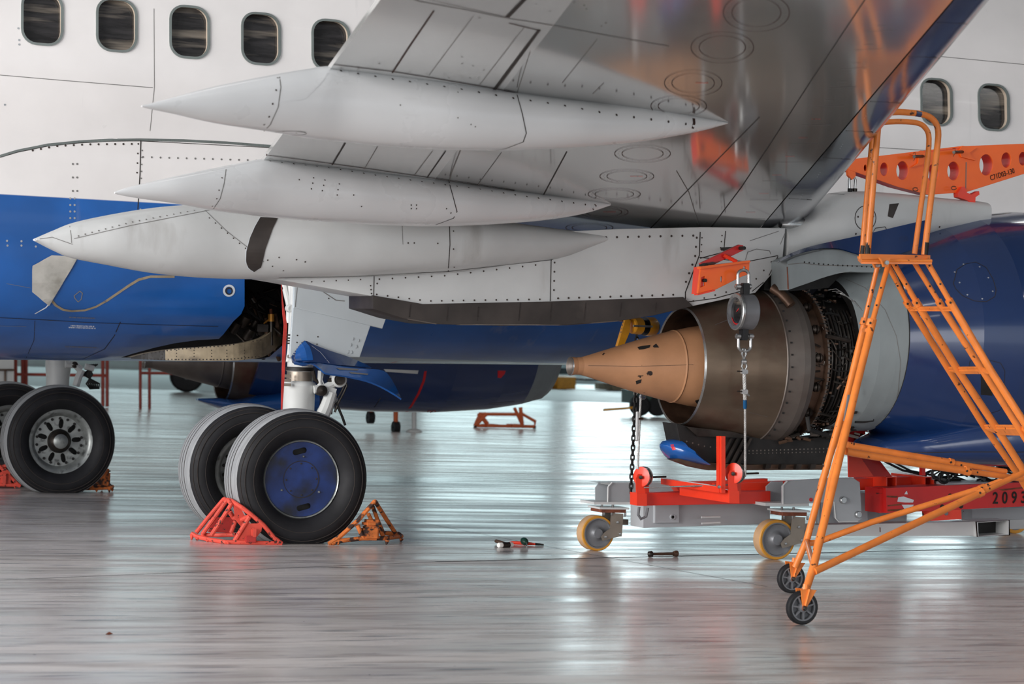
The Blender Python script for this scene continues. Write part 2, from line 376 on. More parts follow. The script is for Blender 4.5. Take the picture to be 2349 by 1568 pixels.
for i, x in enumerate(edges[1:-1]): kb.box((x, BW+.15, 5.4), (.8, .5, 9.6), 'wallp', )
struct(kb.build('wall_back'))
for i, (a, b) in enumerate(zip(edges, edges[1:])):
    w = MB(); w.box(((a+b)/2, BW+.3, 5.4), (b-a-.7, .06, 9.4), bright.get(a, 'daywin'))
    for q in range(1, 5): w.box(((a+b)/2, BW+.24, .7+q*1.9), (b-a-.7, .08, .08), 'wallp')
    struct(w.build('window_%d' % (i+1)))
r_ = MB(); r_.box((110, 5, 7.5), (.4, 134, 15), 'wallp'); struct(r_.build('wall_right'))
wl = MB(); wl.box((-21, -40, 7.5), (.4, 34, 15), 'wallp'); wl.box((-21, 35, 7.5), (.4, 76, 15), 'wallp'); wl.box((-21, -13, 12.2), (.4, 20, 5.6), 'wallp'); struct(wl.build('wall_left'))
c_ = MB(); c_.box((44.5, 5, 15.2), (131, 134, .3), 'ceil')
for x in range(-16, 108, 8): c_.box((x, 5, 14.6), (.3, 134, .9), 'ceil')
struct(c_.build('ceiling'))
for i, (x, y) in enumerate([(x, y) for y in (-30, -20, -11, 4, 16, 28) for x in (-12, 0, 12, 24, 36) if not (y == -11 and 6 < x < 30)]):
    l = MB(); l.box((x, y, 14.0), (3.6, .5, .14), 'ceil'); l.add([(x-1.7, y-.2, 13.92), (x+1.7, y-.2, 13.92), (x+1.7, y+.2, 13.92), (x-1.7, y+.2, 13.92)], [[0, 1, 2, 3]], 'lamp')
    for sx in (-1.3, 1.3): l.tube([(x+sx, y, 14.0), (x+sx, y, 15.1)], .02, 'ceil', 6)
    tag(l.build('ceiling_lamp'), 'long strip lamp hanging under the hangar ceiling', 'lamp', 'strip lamps under the hangar ceiling')
# ------------------------------------------------------------------ the airliner
plane = thing('airliner', 'white and blue twin-engine airliner parked in the hangar with its near engine opened up', 'aircraft', (0, 0, 0))
def evaluate_boolean(mb, cut):
    a = mb.build('t'); b = cut.build('t')
    md = a.modifiers.new('b', 'BOOLEAN'); md.operation = 'DIFFERENCE'; md.object = b; md.solver = 'EXACT'; md.material_mode = 'TRANSFER'
    dg = bpy.context.evaluated_depsgraph_get(); dg.update(); me = bpy.data.meshes.new_from_object(a.evaluated_get(dg))
    out = MB(); inv = {M[k].name: k for k in M}
    out.v = [v.co.copy() for v in me.vertices]
    for p in me.polygons:
        out.f.append(list(p.vertices)); mm = me.materials[p.material_index] if p.material_index < len(me.materials) else None
        out.mi.append(out.m(inv.get(mm.name, mb.mats[0]) if mm else mb.mats[0]))
    for o in (a, b): bpy.data.objects.remove(o)
    return out
# fuselage: upper lobe, wing-to-body fairing, keel
prof = [(-1.88*math.cos(math.radians(a)), 3.55+1.88*math.sin(math.radians(a))) for a in range(90, -21, -6)]
prof += [(-1.80, 2.74), (-1.845, 2.5), (-1.87, 2.25), (-1.86, 2.02), (-1.82, 1.85), (-1.76, 1.72), (-1.68, 1.63), (-1.61, 1.585), (-1.45, 1.47), (-1.2, 1.36), (-.9, 1.28), (-.5, 1.235), (0, 1.22)]
prof = prof+[(-y, z) for y, z in prof[-2:0:-1]]
def fring(X):
    out = []
    sc = 1.0
    if X > 11: sc = max(.05, 1-((X-11)/5.5)**2)
    if X < -9: sc = max(.08, 1+(X+9)/9)
    for y, z in prof:
        w = max(0, min(1, (2.0-z)/.8)); zz = z+.024*(min(6, max(-3, X))+2)*w
        if X < -9: zz = 4.2+(zz-4.2)*sc
        elif X > 11: zz = 2.9+(zz-2.9)*sc
        out.append((X, y*sc, zz))
    return out
fu = MB(); fu.skin([fring(x) for x in (-17, -15, -13, -11, -9, -6, -3, -2, -1, 0, 1, 2, 3, 6, 9, 11, 12.5, 14, 15.2, 16, 16.4)], 'fuselage')
WW, WH = .295, .39
def wloop(cx_, cz_, grow, yy, n=7, r=.105):
    hw, hh = WW/2+grow, WH/2+grow; r = r+grow; P = []
    for qx, qz, a0 in ((1, 1, 0), (-1, 1, 90), (-1, -1, 180), (1, -1, 270)):
        for i in range(n):
            a = math.radians(a0+90*i/(n-1)); x = qx*(hw-r)+r*math.cos(a); z = qz*(hh-r)+r*math.sin(a)
            P.append(Vector((cx_+x, yy-.16*z*-1, cz_+z)))       # follows the side's lean
    return P
wins = [(-1.78+.5725*i, 3.845-.0067*i) for i in (-2, -1, 0, 1, 2, 3, 4, 5, 13.63, 14.64, 15.65, 16.66)]
wins = [(x, z) for x, z in wins]
cut = MB()
for x, z in wins:
    a = wloop(x, z, 0, -2.0); b = wloop(x, z, 0, -1.76); cut.skin([a, b], 'cream')
fu = evaluate_boolean(fu, cut)
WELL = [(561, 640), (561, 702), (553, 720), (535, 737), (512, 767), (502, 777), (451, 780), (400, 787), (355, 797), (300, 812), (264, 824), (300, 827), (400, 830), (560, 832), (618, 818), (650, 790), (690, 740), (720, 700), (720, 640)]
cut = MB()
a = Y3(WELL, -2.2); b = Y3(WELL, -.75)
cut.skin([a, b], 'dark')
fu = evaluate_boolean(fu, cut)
L = fu.line
L([(0, 358), (40, 346), (110, 332), (180, 325), (250, 321), (322, 320), (420, 322), (520, 327), (632, 336)], 6, 'sealgrey')
L([(0, 361), (40, 349), (110, 335), (180, 328), (250, 324), (322, 323), (632, 339)], 1.5, 'line')
L([(323, 322), (321, 400), (316, 480)], 2.5, 'line'); L([(0, 172), (140, 184), (350, 201)], 1.6, 'softline'); L([(353, 20), (354, 200), (344, 300)], 1.4, 'softline')
L([(0, 728), (100, 733), (200, 739), (350, 744), (500, 748)], 2, 'line'); L([(80, 735), (78, 780), (60, 820)], 1.2, 'line')
L([(276, 738), (262, 770), (240, 800), (190, 823)], 2, 'line')
fu.dotline([(75, 345), (130, 335), (200, 331), (320, 330)], 19, 2.6, 'rivet'); fu.dotline([(317, 330), (314, 400)], 22, 2.2, 'rivet')
fu.dotline([(328, 360), (600, 368)], 20, 2.4, 'softline'); fu.dotline([(326, 345), (324, 410)], 16, 2, 'softline')
for yy in (376, 407, 438): fu.dots([(167, yy), (177, yy)], 2.6, 'softline')
for yy in range(455, 520, 15): fu.dots([(161, yy), (171, yy)], 2.6, 'rivetw')
fu.dots([(16, 552), (17, 563), (49, 553), (49, 563), (82, 565), (11, 240), (42, 65), (44, 92), (44, 102)], 2.6, 'rivetw')
fu.dotline([(322, 480), (320, 500)], 14, 2.2, 'rivetw')
fu.patch([(118, 585), (90, 600), (73, 609), (73, 640), (73, 668), (112, 699)], [(178, 588), (174, 596), (163, 616), (150, 637), (135, 662), (118, 690)], 'platemetal', 16, 6, .012)
L([(80, 610), (78, 668)], 1, 'softline'); L([(178, 590), (119, 688)], 2.2, 'whiteink'); fu.dots([(78, 614), (77, 632), (77, 649), (77, 667), (92, 677), (110, 692), (94, 606), (110, 598), (128, 590)], 2, 'rivet')
L([(118, 688), (128, 700), (145, 710), (165, 713), (195, 711), (220, 703), (245, 689), (270, 672), (295, 655), (318, 641), (345, 634), (400, 634)], 6, 'tan')
L([(118, 690), (105, 705), (80, 719)], 3, 'whiteink'); L([(170, 678), (183, 667), (189, 672), (186, 686), (179, 692), (172, 684), (170, 678)], 2, 'softline')
L([(15, 650), (70, 660)], 1, 'softline')
L([(0, 747), (60, 748)], 1, 'softline')
fu.line([(2080, 118), (2160, 130), (2349, 148)], 1.6, 'softline'); fu.line([(2010, 338), (2130, 345), (2349, 356)], 1.4, 'softline')
fu.line(circ((525, 666), 11.5, 24)+[(536.5, 666)], 5, 'whiteink', 4, .004); fu.line(circ((525, 667), 7.2, 16)+[(532.2, 667)], 3, 'line', 4, .006)
fu.line([(846, 706), (1430, 735)], 1, 'line'); fu.line([(830, 828), (1100, 834), (1310, 838)], 1.8, 'line')
for p in ((897, 831), (1048, 836), (1192, 840)): fu.line([p, (p[0]+13, p[1]-2)], 4, 'chockred')
rt = random.Random(4)
for y0, x0, x1, k in ((727, 160, 218, 'softline'), (746, 163, 216, 'whiteink'), (750, 158, 219, 'whiteink'), (794, 150, 222, 'softline')):
    x = x0
    while x < x1: L([(x, y0+(x-x0)*.04-1.4), (x+rt.uniform(-.8, .8), y0+(x-x0)*.04+1.4)], 1.1, k); x += rt.uniform(1.6, 3.2)
body = fu.build('fuselage', plane)
for x, z in wins:
    w = MB(); o_ = wloop(x, z, .014, -1.885); i_ = wloop(x, z, -.004, -1.885)
    def onbody(P, off): return [Vector((p.x, -math.sqrt(max(.1, (1.88+off)**2-(p.z-3.55)**2)), p.z)) for p in P]
    A, B, Cc, D = onbody(o_, 0), onbody(o_, .012), onbody(i_, .012), onbody(i_, -.01)
    n = len(A); vs = A+B+Cc+D; fs = []
    for k in range(3):
        for j in range(n): fs.append([k*n+j, k*n+(j+1) % n, (k+1)*n+(j+1) % n, (k+1)*n+j])
    w.add(vs, fs, 'sealgrey'); fr = w.build('cabin_window', plane)
    g = MB(); gl = wloop(x, z, .0, -1.80); g.skin([onbody(gl, -.055), onbody(gl, -.062)], 'glass')
    ll = wloop(x, z, -.02, -1.8); l2 = wloop(x, z, .0, -1.8)
    g.build('window_pane', fr)
# wheel well interior
ww = MB()
top = [(300, 819), (340, 809), (400, 800), (460, 796), (520, 791), (560, 786), (600, 776), (625, 758), (646, 732)]
bot = [(300, 822), (340, 824), (400, 826.5), (460, 827), (520, 827), (560, 825), (600, 819), (622, 808), (648, 786)]
Yc = [-1.15, -1.3, -1.42, -1.5, -1.52, -1.5, -1.42, -1.3, -1.1]
A = [oY(x, y, c) for (x, y), c in zip(smooth(top, 3), smooth([(c, 0) for c in Yc], 3) and [q[0] for q in smooth([(c, 0) for c in Yc], 3)])]
Bq = [oY(x, y, c) for (x, y), c in zip(smooth(bot, 3), [q[0] for q in smooth([(c, 0) for c in Yc], 3)])]
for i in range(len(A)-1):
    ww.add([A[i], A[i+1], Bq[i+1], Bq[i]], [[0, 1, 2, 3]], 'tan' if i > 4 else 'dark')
    ww.add([A[i], A[i+1], A[i+1]+Vector((0, .12, 0)), A[i]+Vector((0, .12, 0))], [[0, 1, 2, 3]], 'tan')
ww.dotline([(330, 812), (400, 801), (520, 792), (600, 779)], 9, 1.6, 'line'); ww.dotline([(330, 823), (400, 824), (520, 824), (600, 817)], 8, 1.6, 'line')
for x in (330, 372, 405, 445, 485, 520, 560): ww.dotline([(x, 803 if x > 380 else 812), (x, 824)], 7, 1.3, 'line')
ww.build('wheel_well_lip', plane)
wp = MB(); rr = random.Random(3)
for i in range(46):
    x0, y0 = rr.uniform(515, 690), rr.uniform(655, 780); 
    if x0 < 560 and y0 < 745: x0 += 50
    L_ = rr.uniform(20, 90); a = rr.choice([-.5, -.35, .1, 1.2, 1.5, .6])+rr.uniform(-.2, .2); Yd = rr.uniform(-1.3, -.75)
    wp.tube([oY(x0, y0, Yd), oY(x0+L_*.5*math.cos(a), y0+L_*.5*math.sin(a)+4, Yd-.05), oY(x0+L_*math.cos(a), y0+L_*math.sin(a), Yd)], rr.uniform(.006, .02), rr.choice(['pipe', 'dark', 'darkmetal', 'bronze']), 7)
for (x, y, r) in ((572, 765, .045), (583, 745, .03), (600, 752, .04), (560, 735, .05), (540, 750, .04)): wp.lathe(oY(x, y, -1.25), (.3, -.5, .8), [(-.05, 0), (-.05, r*.8), (0, r), (.05, r*.9), (.06, 0)], 'darkmetal', 14)
wp.box(oY(600, 752, -1.3), (.09, .07, .06), 'pipe')
wp.build('well_pipework', plane)['kind'] = 'stuff'
bv = MB(); bv.tube([oY(621, 708, -1.3), oY(622, 722, -1.3)], .012, 'rust', 8); bv.tube([oY(622, 720, -1.3), oY(622, 737, -1.3)], .026, 'brass', 10); bv.tube([oY(622, 737, -1.3), oY(622, 792, -1.3)], .016, 'pipe', 8); bv.tube([oY(622, 728, -1.3), oY(605, 742, -1.3)], .007, 'brass', 6)
bv.build('brake_valve', plane, 'brass fitting on a vertical pipe')
# ------------------------------------------------------------------ wing
def zlow(Y): return 2.43+.105*(-Y-5)
def XLE(Y): return 3.14-.4006*(-Y-4.82)+.10
def XSL(Y):                                  # back edge of the slat
    p, q = oW(1748, 516), oW(2185, 0); return p.x+(q.x-p.x)*(Y-p.y)/(q.y-p.y)
def XTE(Y):
    return -1.35-.176*(-Y-6.47) if Y < -4.6 else -1.02+(Y+4.6)*.9
Ys = [-1.6, -3, -4.6, -5.2, -6.2, -7.4, -8.6, -10, -11.5, -13.2]
wg = MB(); rings = []
for Y in Ys:
    xs, xt, z = XSL(Y), XTE(Y), zlow(Y); c = xs-xt; th = .085*c
    rings.append([(xt, Y, z), (xt+c*.32, Y, z), (xt+c*.5, Y, z), (xt+c*.75, Y, z), (xs, Y, z), (xs, Y, z+th*1.6), (xt+c*.6, Y, z+th*2.0), (xt+c*.2, Y, z+th*.8), (xt, Y, z+.03)])
wg.skin(rings, 'wing')
for i in range(len(Ys)-1): wg.mi[i*9] = wg.m('flap')
def WL(pts, w, k): wg.line(pts, w, k, 12, .003)
WL([(766, 147), (900, 163), (1000, 179), (1135, 202), (1190, 213)], 6, 'browngap'); WL([(900, 166), (940, 105), (995, 24)], 4, 'browngap')
WL([(1134, 205), (1237, 68)], 8, 'line'); WL([(1237, 69), (1168, 52)], 5, 'browngap'); WL([(1240, 68), (1141, 204)], 1.5, 'softline')
WL([(900, -30), (960, 2), (1060, 20), (1170, 42), (1260, 56), (1370, 77), (1534, 106)], 5, 'softline'); WL([(960, -8), (1170, 40)], 2, 'browngap'); WL([(1164, 38), (1212, -12)], 11, 'line')
for a, b in (((984, 172), (1086, 36)), ((1098, 197), (1202, 62)), ((1186, 214), (1216, 118)), ((1290, 190), (1370, 90)), ((1360, 215), (1385, 190))): WL([a, b], 1.4, 'softline')
for a, b in (((1012, 130), (1050, 50)), ((1130, 170), (1180, 85))): wg.dotline([a, b], 6, 1.2, 'softline')
wg.dots([(870, 145), (910, 150), (1030, 178), (1060, 145), (1085, 150), (1110, 160), (1078, 178), (1100, 40), (1060, 130), (1230, 8), (1317, 5), (1340, 12), (1345, 20), (1380, 60), (1390, 52), (1262, 25)], 3, 'softline')
WL([(612, 355), (700, 366), (860, 388), (1030, 413), (1180, 436)], 5, 'browngap'); WL([(762, 377), (792, 327)], 4, 'line'); WL([(980, 406), (1022, 346)], 3, 'line'); WL([(1030, 418), (1036, 395), (1058, 340)], 2.5, 'softline'); WL([(835, 388), (866, 336)], 1.6, 'softline'); WL([(1246, 448), (1300, 348)], 2.5, 'line'); WL([(950, 402), (992, 346)], 1.5, 'softline'); WL([(1095, 425), (1150, 350)], 1.4, 'softline')
wg.dotline([(852, 385), (890, 340)], 5, 1.2, 'softline'); wg.dotline([(950, 400), (985, 350)], 5, 1.2, 'softline'); wg.dotline([(640, 350), (760, 366), (960, 396)], 34, 1.8, 'softline')
for (x, y, rx, ry) in ((1735, 28, 76, 44), (1657, 108, 72, 36), (1590, 190, 66, 30), (1557, 243, 64, 24), (1474, 352, 64, 20), (1438, 404, 62, 16), (1409, 445, 60, 14), (1385, 486, 56, 13), (1352, 522, 54, 11)):
    for f in (1.0, .74):
        e = circ((x, y), rx*f, 36, ry*f); WL(e+[e[0]], 1.5, 'browngap')
    wg.dots(circ((x, y), rx*.87, 22, ry*.87), 1.2, 'browngap')
for (x, y) in ((1610, 189), (1460, 404), (1398, 485)): WL([(x-14, y), (x+14, y)], 4, 'chockred')
WL([(1482, 534), (1600, 413), (1742, 268)], 1.8, 'line'); WL([(1627, 527), (1700, 430), (1760, 340), (1870, 170), (1990, -10)], 1.8, 'line'); WL([(1552, 392), (1580, 440), (1606, 525)], 1.6, 'softline')
for i in range(11):
    t = i/11; x, y = 1660+t*330, 500-t*470; WL([(x+30, y), (x+95, y+2-8*t)], 2.2, 'softline'); WL([(x+52, y-14), (x+72, y-14)], 2.4, 'chockred' if i < 6 else 'softline')
wg.dotline([(1490, 520), (1610, 512), (1660, 505)], 22, 2, 'rivet')
wg.build('wing', plane)
sl = MB(); rings = []
for Y in Ys[2:]:
    xs, xl, z = XSL(Y)+.012, XLE(Y), zlow(Y); c = xl-xs
    rings.append([(xs, Y, z+.003), (xs+c*.45, Y, z+.012), (xs+c*.7, Y, z+.04), (xs+c*.88, Y, z+.085), (xl-.015, Y, z+.14), (xl, Y, z+.185), (xl-.03, Y, z+.25), (xs+c*.75, Y, z+.34), (xs+c*.3, Y, z+.44), (xs, Y, z+.48)])
sl.skin(rings, 'slat')
for t in (.12, .3, .42, .55, .75, .9):
    x, y = 1748+t*437, 516-516*t; sl.line([(x, y), (x+55*(1+t), y+4)], 2, 'line')
for t in (.05, .1, .2, .33, .47): sl.dots([(1795+t*400, 505-t*500), (1798+t*400, 500-t*500), (1801+t*400, 495-t*500)], 1.3, 'whiteink')
sl.build('leading_edge_slat', plane, ang=50)
pod = MB(); pc = oY(1822, 513, -5.0)
pod.lathe(oY(1790, 513, -5.0), (1, 0, 0), [(0, .03), (.06, .05), (.16, .05), (.22, .042), (.26, .025), (.275, 0)], 'chrome', 20); pod.build('slat_nose_cap', plane, 'bright metal nose')
# ------------------------------------------------------------------ canoe fairings under the flaps
def canoe(st, Yfn, wfn, k, n=28, pw=2.3):
    mb = MB(); rings = []
    for (x, t, b) in smooth(st, 4):
        Y = Yfn(x); P = oY(x, t, Y); Q = oY(x, b, Y); c = (P+Q)/2; h = abs(P.z-Q.z)/2; w = max(.004, wfn(x)*1.0)
        ring = []
        for j in range(n):
            a = 2*math.pi*j/n; ca, sa = math.cos(a), math.sin(a)
            ring.append((c.x, c.y+w*math.copysign(abs(ca)**(2/pw), ca), c.z+h*math.copysign(abs(sa)**(2/pw), sa)))
        rings.append(ring)
    mb.skin(rings, k); return mb
def seg(pairs):
    def f(x):
        for (a, va), (b, vb) in zip(pairs, pairs[1:]):
            if x <= b: return va+(vb-va)*max(0, (x-a))/(b-a)
        return pairs[-1][1]
    return f
F1 = [(325, 242, 245), (345, 237, 250), (400, 222, 261), (500, 196, 283), (640, 168, 304), (700, 158, 315), (760, 152, 322), (900, 168, 336), (1050, 190, 344), (1200, 214, 344), (1330, 230, 338), (1450, 240, 328), (1550, 256, 312), (1610, 268, 300), (1668, 281, 284)]
f1 = canoe(F1, seg([(325, -9.5), (760, -8.95), (1668, -8.5)]), seg([(325, .01), (500, .12), (640, .19), (760, .235), (1000, .25), (1300, .22), (1550, .10), (1668, .01)]), 'fairing')
f1.line([(640, 166), (644, 200), (638, 245), (620, 285), (606, 300)], 2.4, 'softline'); f1.dots([(637, 179), (633, 207), (625, 238), (617, 267), (606, 285)], 2.6, 'rivet')
f1.line([(762, 152), (740, 185), (700, 225), (640, 235)], 3, 'fairing')
f1.line([(1186, 218), (1198, 262), (1207, 305), (1200, 325), (1160, 340), (1120, 348)], 2.4, 'line')
f1.dotline([(782, 163), (900, 182), (1040, 202), (1180, 226), (1280, 240), (1400, 262), (1580, 285)], 40, 3.2, 'rivet'); f1.line([(1590, 262), (1592, 282), (1585, 306)], 9, 'browngap')
f1.dots([(918, 241), (1050, 270), (1080, 285), (1090, 290), (1050, 212), (960, 340), (680, 304), (650, 300)], 2, 'softline'); f1.line(circ((665, 305), 38, 26, 5), 2, 'line')
f1.build('flap_track_fairing', plane, 'outboard pointed white fairing')
F2 = [(263, 440, 444), (290, 430, 450), (340, 418, 458), (400, 404, 466), (505, 382, 485), (610, 363, 497), (700, 372, 506), (800, 385, 512), (900, 398, 517), (1000, 411, 519), (1120, 428, 515), (1250, 446, 505), (1340, 456, 490), (1400, 468, 471)]
f2 = canoe(F2, seg([(263, -6.75), (610, -6.25), (1400, -5.5)]), seg([(263, .01), (400, .13), (505, .19), (610, .235), (800, .26), (1050, .24), (1250, .15), (1400, .01)]), 'fairing')
f2.line([(520, 379), (514, 420), (505, 455), (490, 478)], 2, 'softline'); f2.line([(1030, 418), (1040, 455), (1048, 485), (1040, 500), (1000, 515)], 2.2, 'line')
f2.dotline([(620, 370), (760, 386), (860, 402), (1020, 424), (1100, 434), (1200, 450), (1350, 470)], 27, 2.4, 'rivet')
f2.dots([(686, 412), (719, 408), (717, 420), (714, 433), (745, 413), (742, 425), (739, 437), (778, 422), (775, 435), (773, 447), (811, 447), (829, 473), (943, 470), (943, 478), (955, 470), (955, 478), (1024, 478), (1034, 488), (509, 408), (502, 436), (497, 455), (487, 472)], 1.9, 'rivet')
f2.line([(1364, 455), (1366, 470), (1360, 480)], 8, 'browngap')
f2.build('flap_track_fairing', plane, 'middle pointed white fairing')
F3 = [(80, 547, 552), (95, 540, 560), (125, 527, 575), (168, 510, 592), (250, 492, 608), (350, 476, 626), (450, 468, 636), (560, 464, 640), (700, 466, 638), (850, 474, 634), (1030, 492, 626), (1150, 508, 610), (1270, 524, 596), (1360, 534, 566), (1430, 540, 548)]
f3 = canoe(F3, seg([(80, -5.35), (500, -5.1), (1430, -4.95)]), seg([(80, .06), (125, .10), (250, .2), (400, .26), (700, .29), (1100, .26), (1430, .08)]), 'strut', 32, 2.6)
f3.line([(160, 519), (163, 540), (164, 556)], 1.5, 'softline'); f3.line([(82, 549), (120, 544), (166, 560)], 1.5, 'softline'); f3.line([(170, 547), (300, 517), (480, 482)], 1.4, 'softline'); f3.dotline([(180, 541), (300, 510), (460, 480)], 16, 2, 'softline')
f3.line([(470, 482), (520, 530), (565, 565), (605, 600)], 1.4, 'softline'); f3.dotline([(480, 500), (570, 575)], 18, 1.8, 'rivet')
f3.patch([(597, 498), (585, 518), (573, 545), (565, 575), (564, 600), (570, 615), (582, 622)], [(637, 500), (625, 525), (617, 548), (609, 570), (604, 592), (599, 612), (584, 622)], 'heat', 16, 4, .004)
f3.line([(597, 498), (585, 518), (573, 545), (564, 575), (563, 600), (569, 615), (580, 622), (592, 618)], 2, 'whiteink'); f3.line([(1031, 520), (1032, 560), (1028, 622)], 2, 'line'); f3.line([(922, 515), (924, 560)], 1.2, 'softline')
f3.dots([(936, 557), (950, 557), (1040, 530), (1040, 571), (1042, 612), (1004, 558), (700, 600), (640, 590), (614, 596), (625, 610), (650, 620), (680, 595)], 2, 'rivet')
f3.line([(640, 636), (800, 634), (1028, 622), (1268, 595)], 3, 'line')
f3.build('flap_track_fairing', plane, 'large grey inboard fairing with dark slot')
tailtip = None
# ------------------------------------------------------------------ pylon
st = MB()
st.prism(Y3([(640, 640), (860, 634), (1030, 624), (1200, 600), (1268, 590), (1275, 533), (1420, 526), (1610, 522), (1800, 524), (1793, 600), (1732, 670), (1580, 702), (1566, 684), (1265, 692), (970, 698), (856, 678)], -5.06), (0, .5, 0), 'strut', bev=.004)
st.line([(1276, 542), (1274, 570), (1264, 598), (1262, 690)], 2, 'line'); st.line([(1606, 532), (1604, 585), (1572, 670), (1572, 700)], 2.4, 'line'); st.line([(1664, 530), (1660, 578), (1606, 592)], 2, 'line'); st.line([(1604, 590), (1712, 600), (1784, 586)], 1.8, 'line'); st.line([(858, 634), (857, 678)], 2, 'line')
st.line([(1784, 588), (1760, 640), (1725, 668)], 2, 'line'); st.line([(1578, 692), (1640, 684), (1720, 662)], 2, 'line'); st.line([(1710, 595), (1715, 578), (1735, 571), (1765, 575), (1768, 583)], 1.5, 'softline'); st.line([(1720, 552), (1786, 530)], 1.4, 'softline'); st.line([(1800, 535), (1790, 560)], 1.3, 'softline')
st.dotline([(1290, 546), (1600, 540)], 25, 2.8, 'rivet'); st.dotline([(1273, 560), (1270, 680)], 21, 2.4, 'rivet'); st.dotline([(1280, 684), (1565, 675)], 24, 2.6, 'rivet'); st.dotline([(1598, 545), (1594, 590), (1566, 665)], 21, 2.8, 'rivet')
st.dotline([(870, 640), (1020, 632), (1250, 605)], 30, 2.2, 'rivet'); st.dotline([(865, 650), (864, 675), (980, 690), (1250, 686)], 25, 2.2, 'rivet'); st.dotline([(715, 646), (845, 640)], 28, 1.8, 'rivet'); st.dotline([(850, 655), (852, 675)], 9, 2, 'rivet')
st.dotline([(1610, 545), (1608, 580)], 16, 1.8, 'rivet'); st.dotline([(1656, 540), (1652, 575)], 14, 1.8, 'rivet'); st.dotline([(1590, 690), (1720, 655), (1770, 600)], 26, 2.2, 'rivet')
st.build('engine_pylon', plane)
hs = MB(); hs.prism(Y3([(856, 678), (970, 698), (1265, 692), (1567, 682), (1588, 701), (1500, 722), (1420, 735), (1300, 744), (1150, 746), (1000, 742), (926, 729), (856, 707)], -5.09), (0, .5, 0), 'heat', bev=.003)
for x in (938, 1025, 1095, 1190, 1262, 1340, 1422, 1502): hs.line([(x+4, 694 if x > 960 else 698), (x, 735 if x < 1400 else 726)], 2.6, 'line')
hs.line([(935, 731), (1010, 744), (1300, 745), (1425, 735)], 2.4, 'collar'); hs.build('heat_shield', plane)
py = canoe([(1775, 520, 600), (1800, 515, 598), (1850, 478, 582), (1900, 446, 580), (1950, 438, 575), (2050, 445, 556), (2150, 455, 538), (2218, 461, 525), (2238, 464, 518)], lambda x: -4.86, seg([(1775, .23), (1900, .27), (2236, .22)]), 'strut', 28, 3.4)
e = circ((1985, 500), 24, 30, 28); py.line(e+[e[0]], 1.8, 'line'); py.dots([(1968, 497), (2003, 496), (2155, 520), (1963, 536)], 2.4, 'rivet')
py.line([(1900, 444), (1937, 446)], 1.6, 'line'); py.patch([(2040, 468), (2062, 466)], [(2036, 496), (2048, 500)], 'heat', 4, 3); py.line([(2000, 536), (2008, 523), (2030, 520), (2036, 530)], 1.6, 'line')
py.build('pylon_front_fairing', plane)
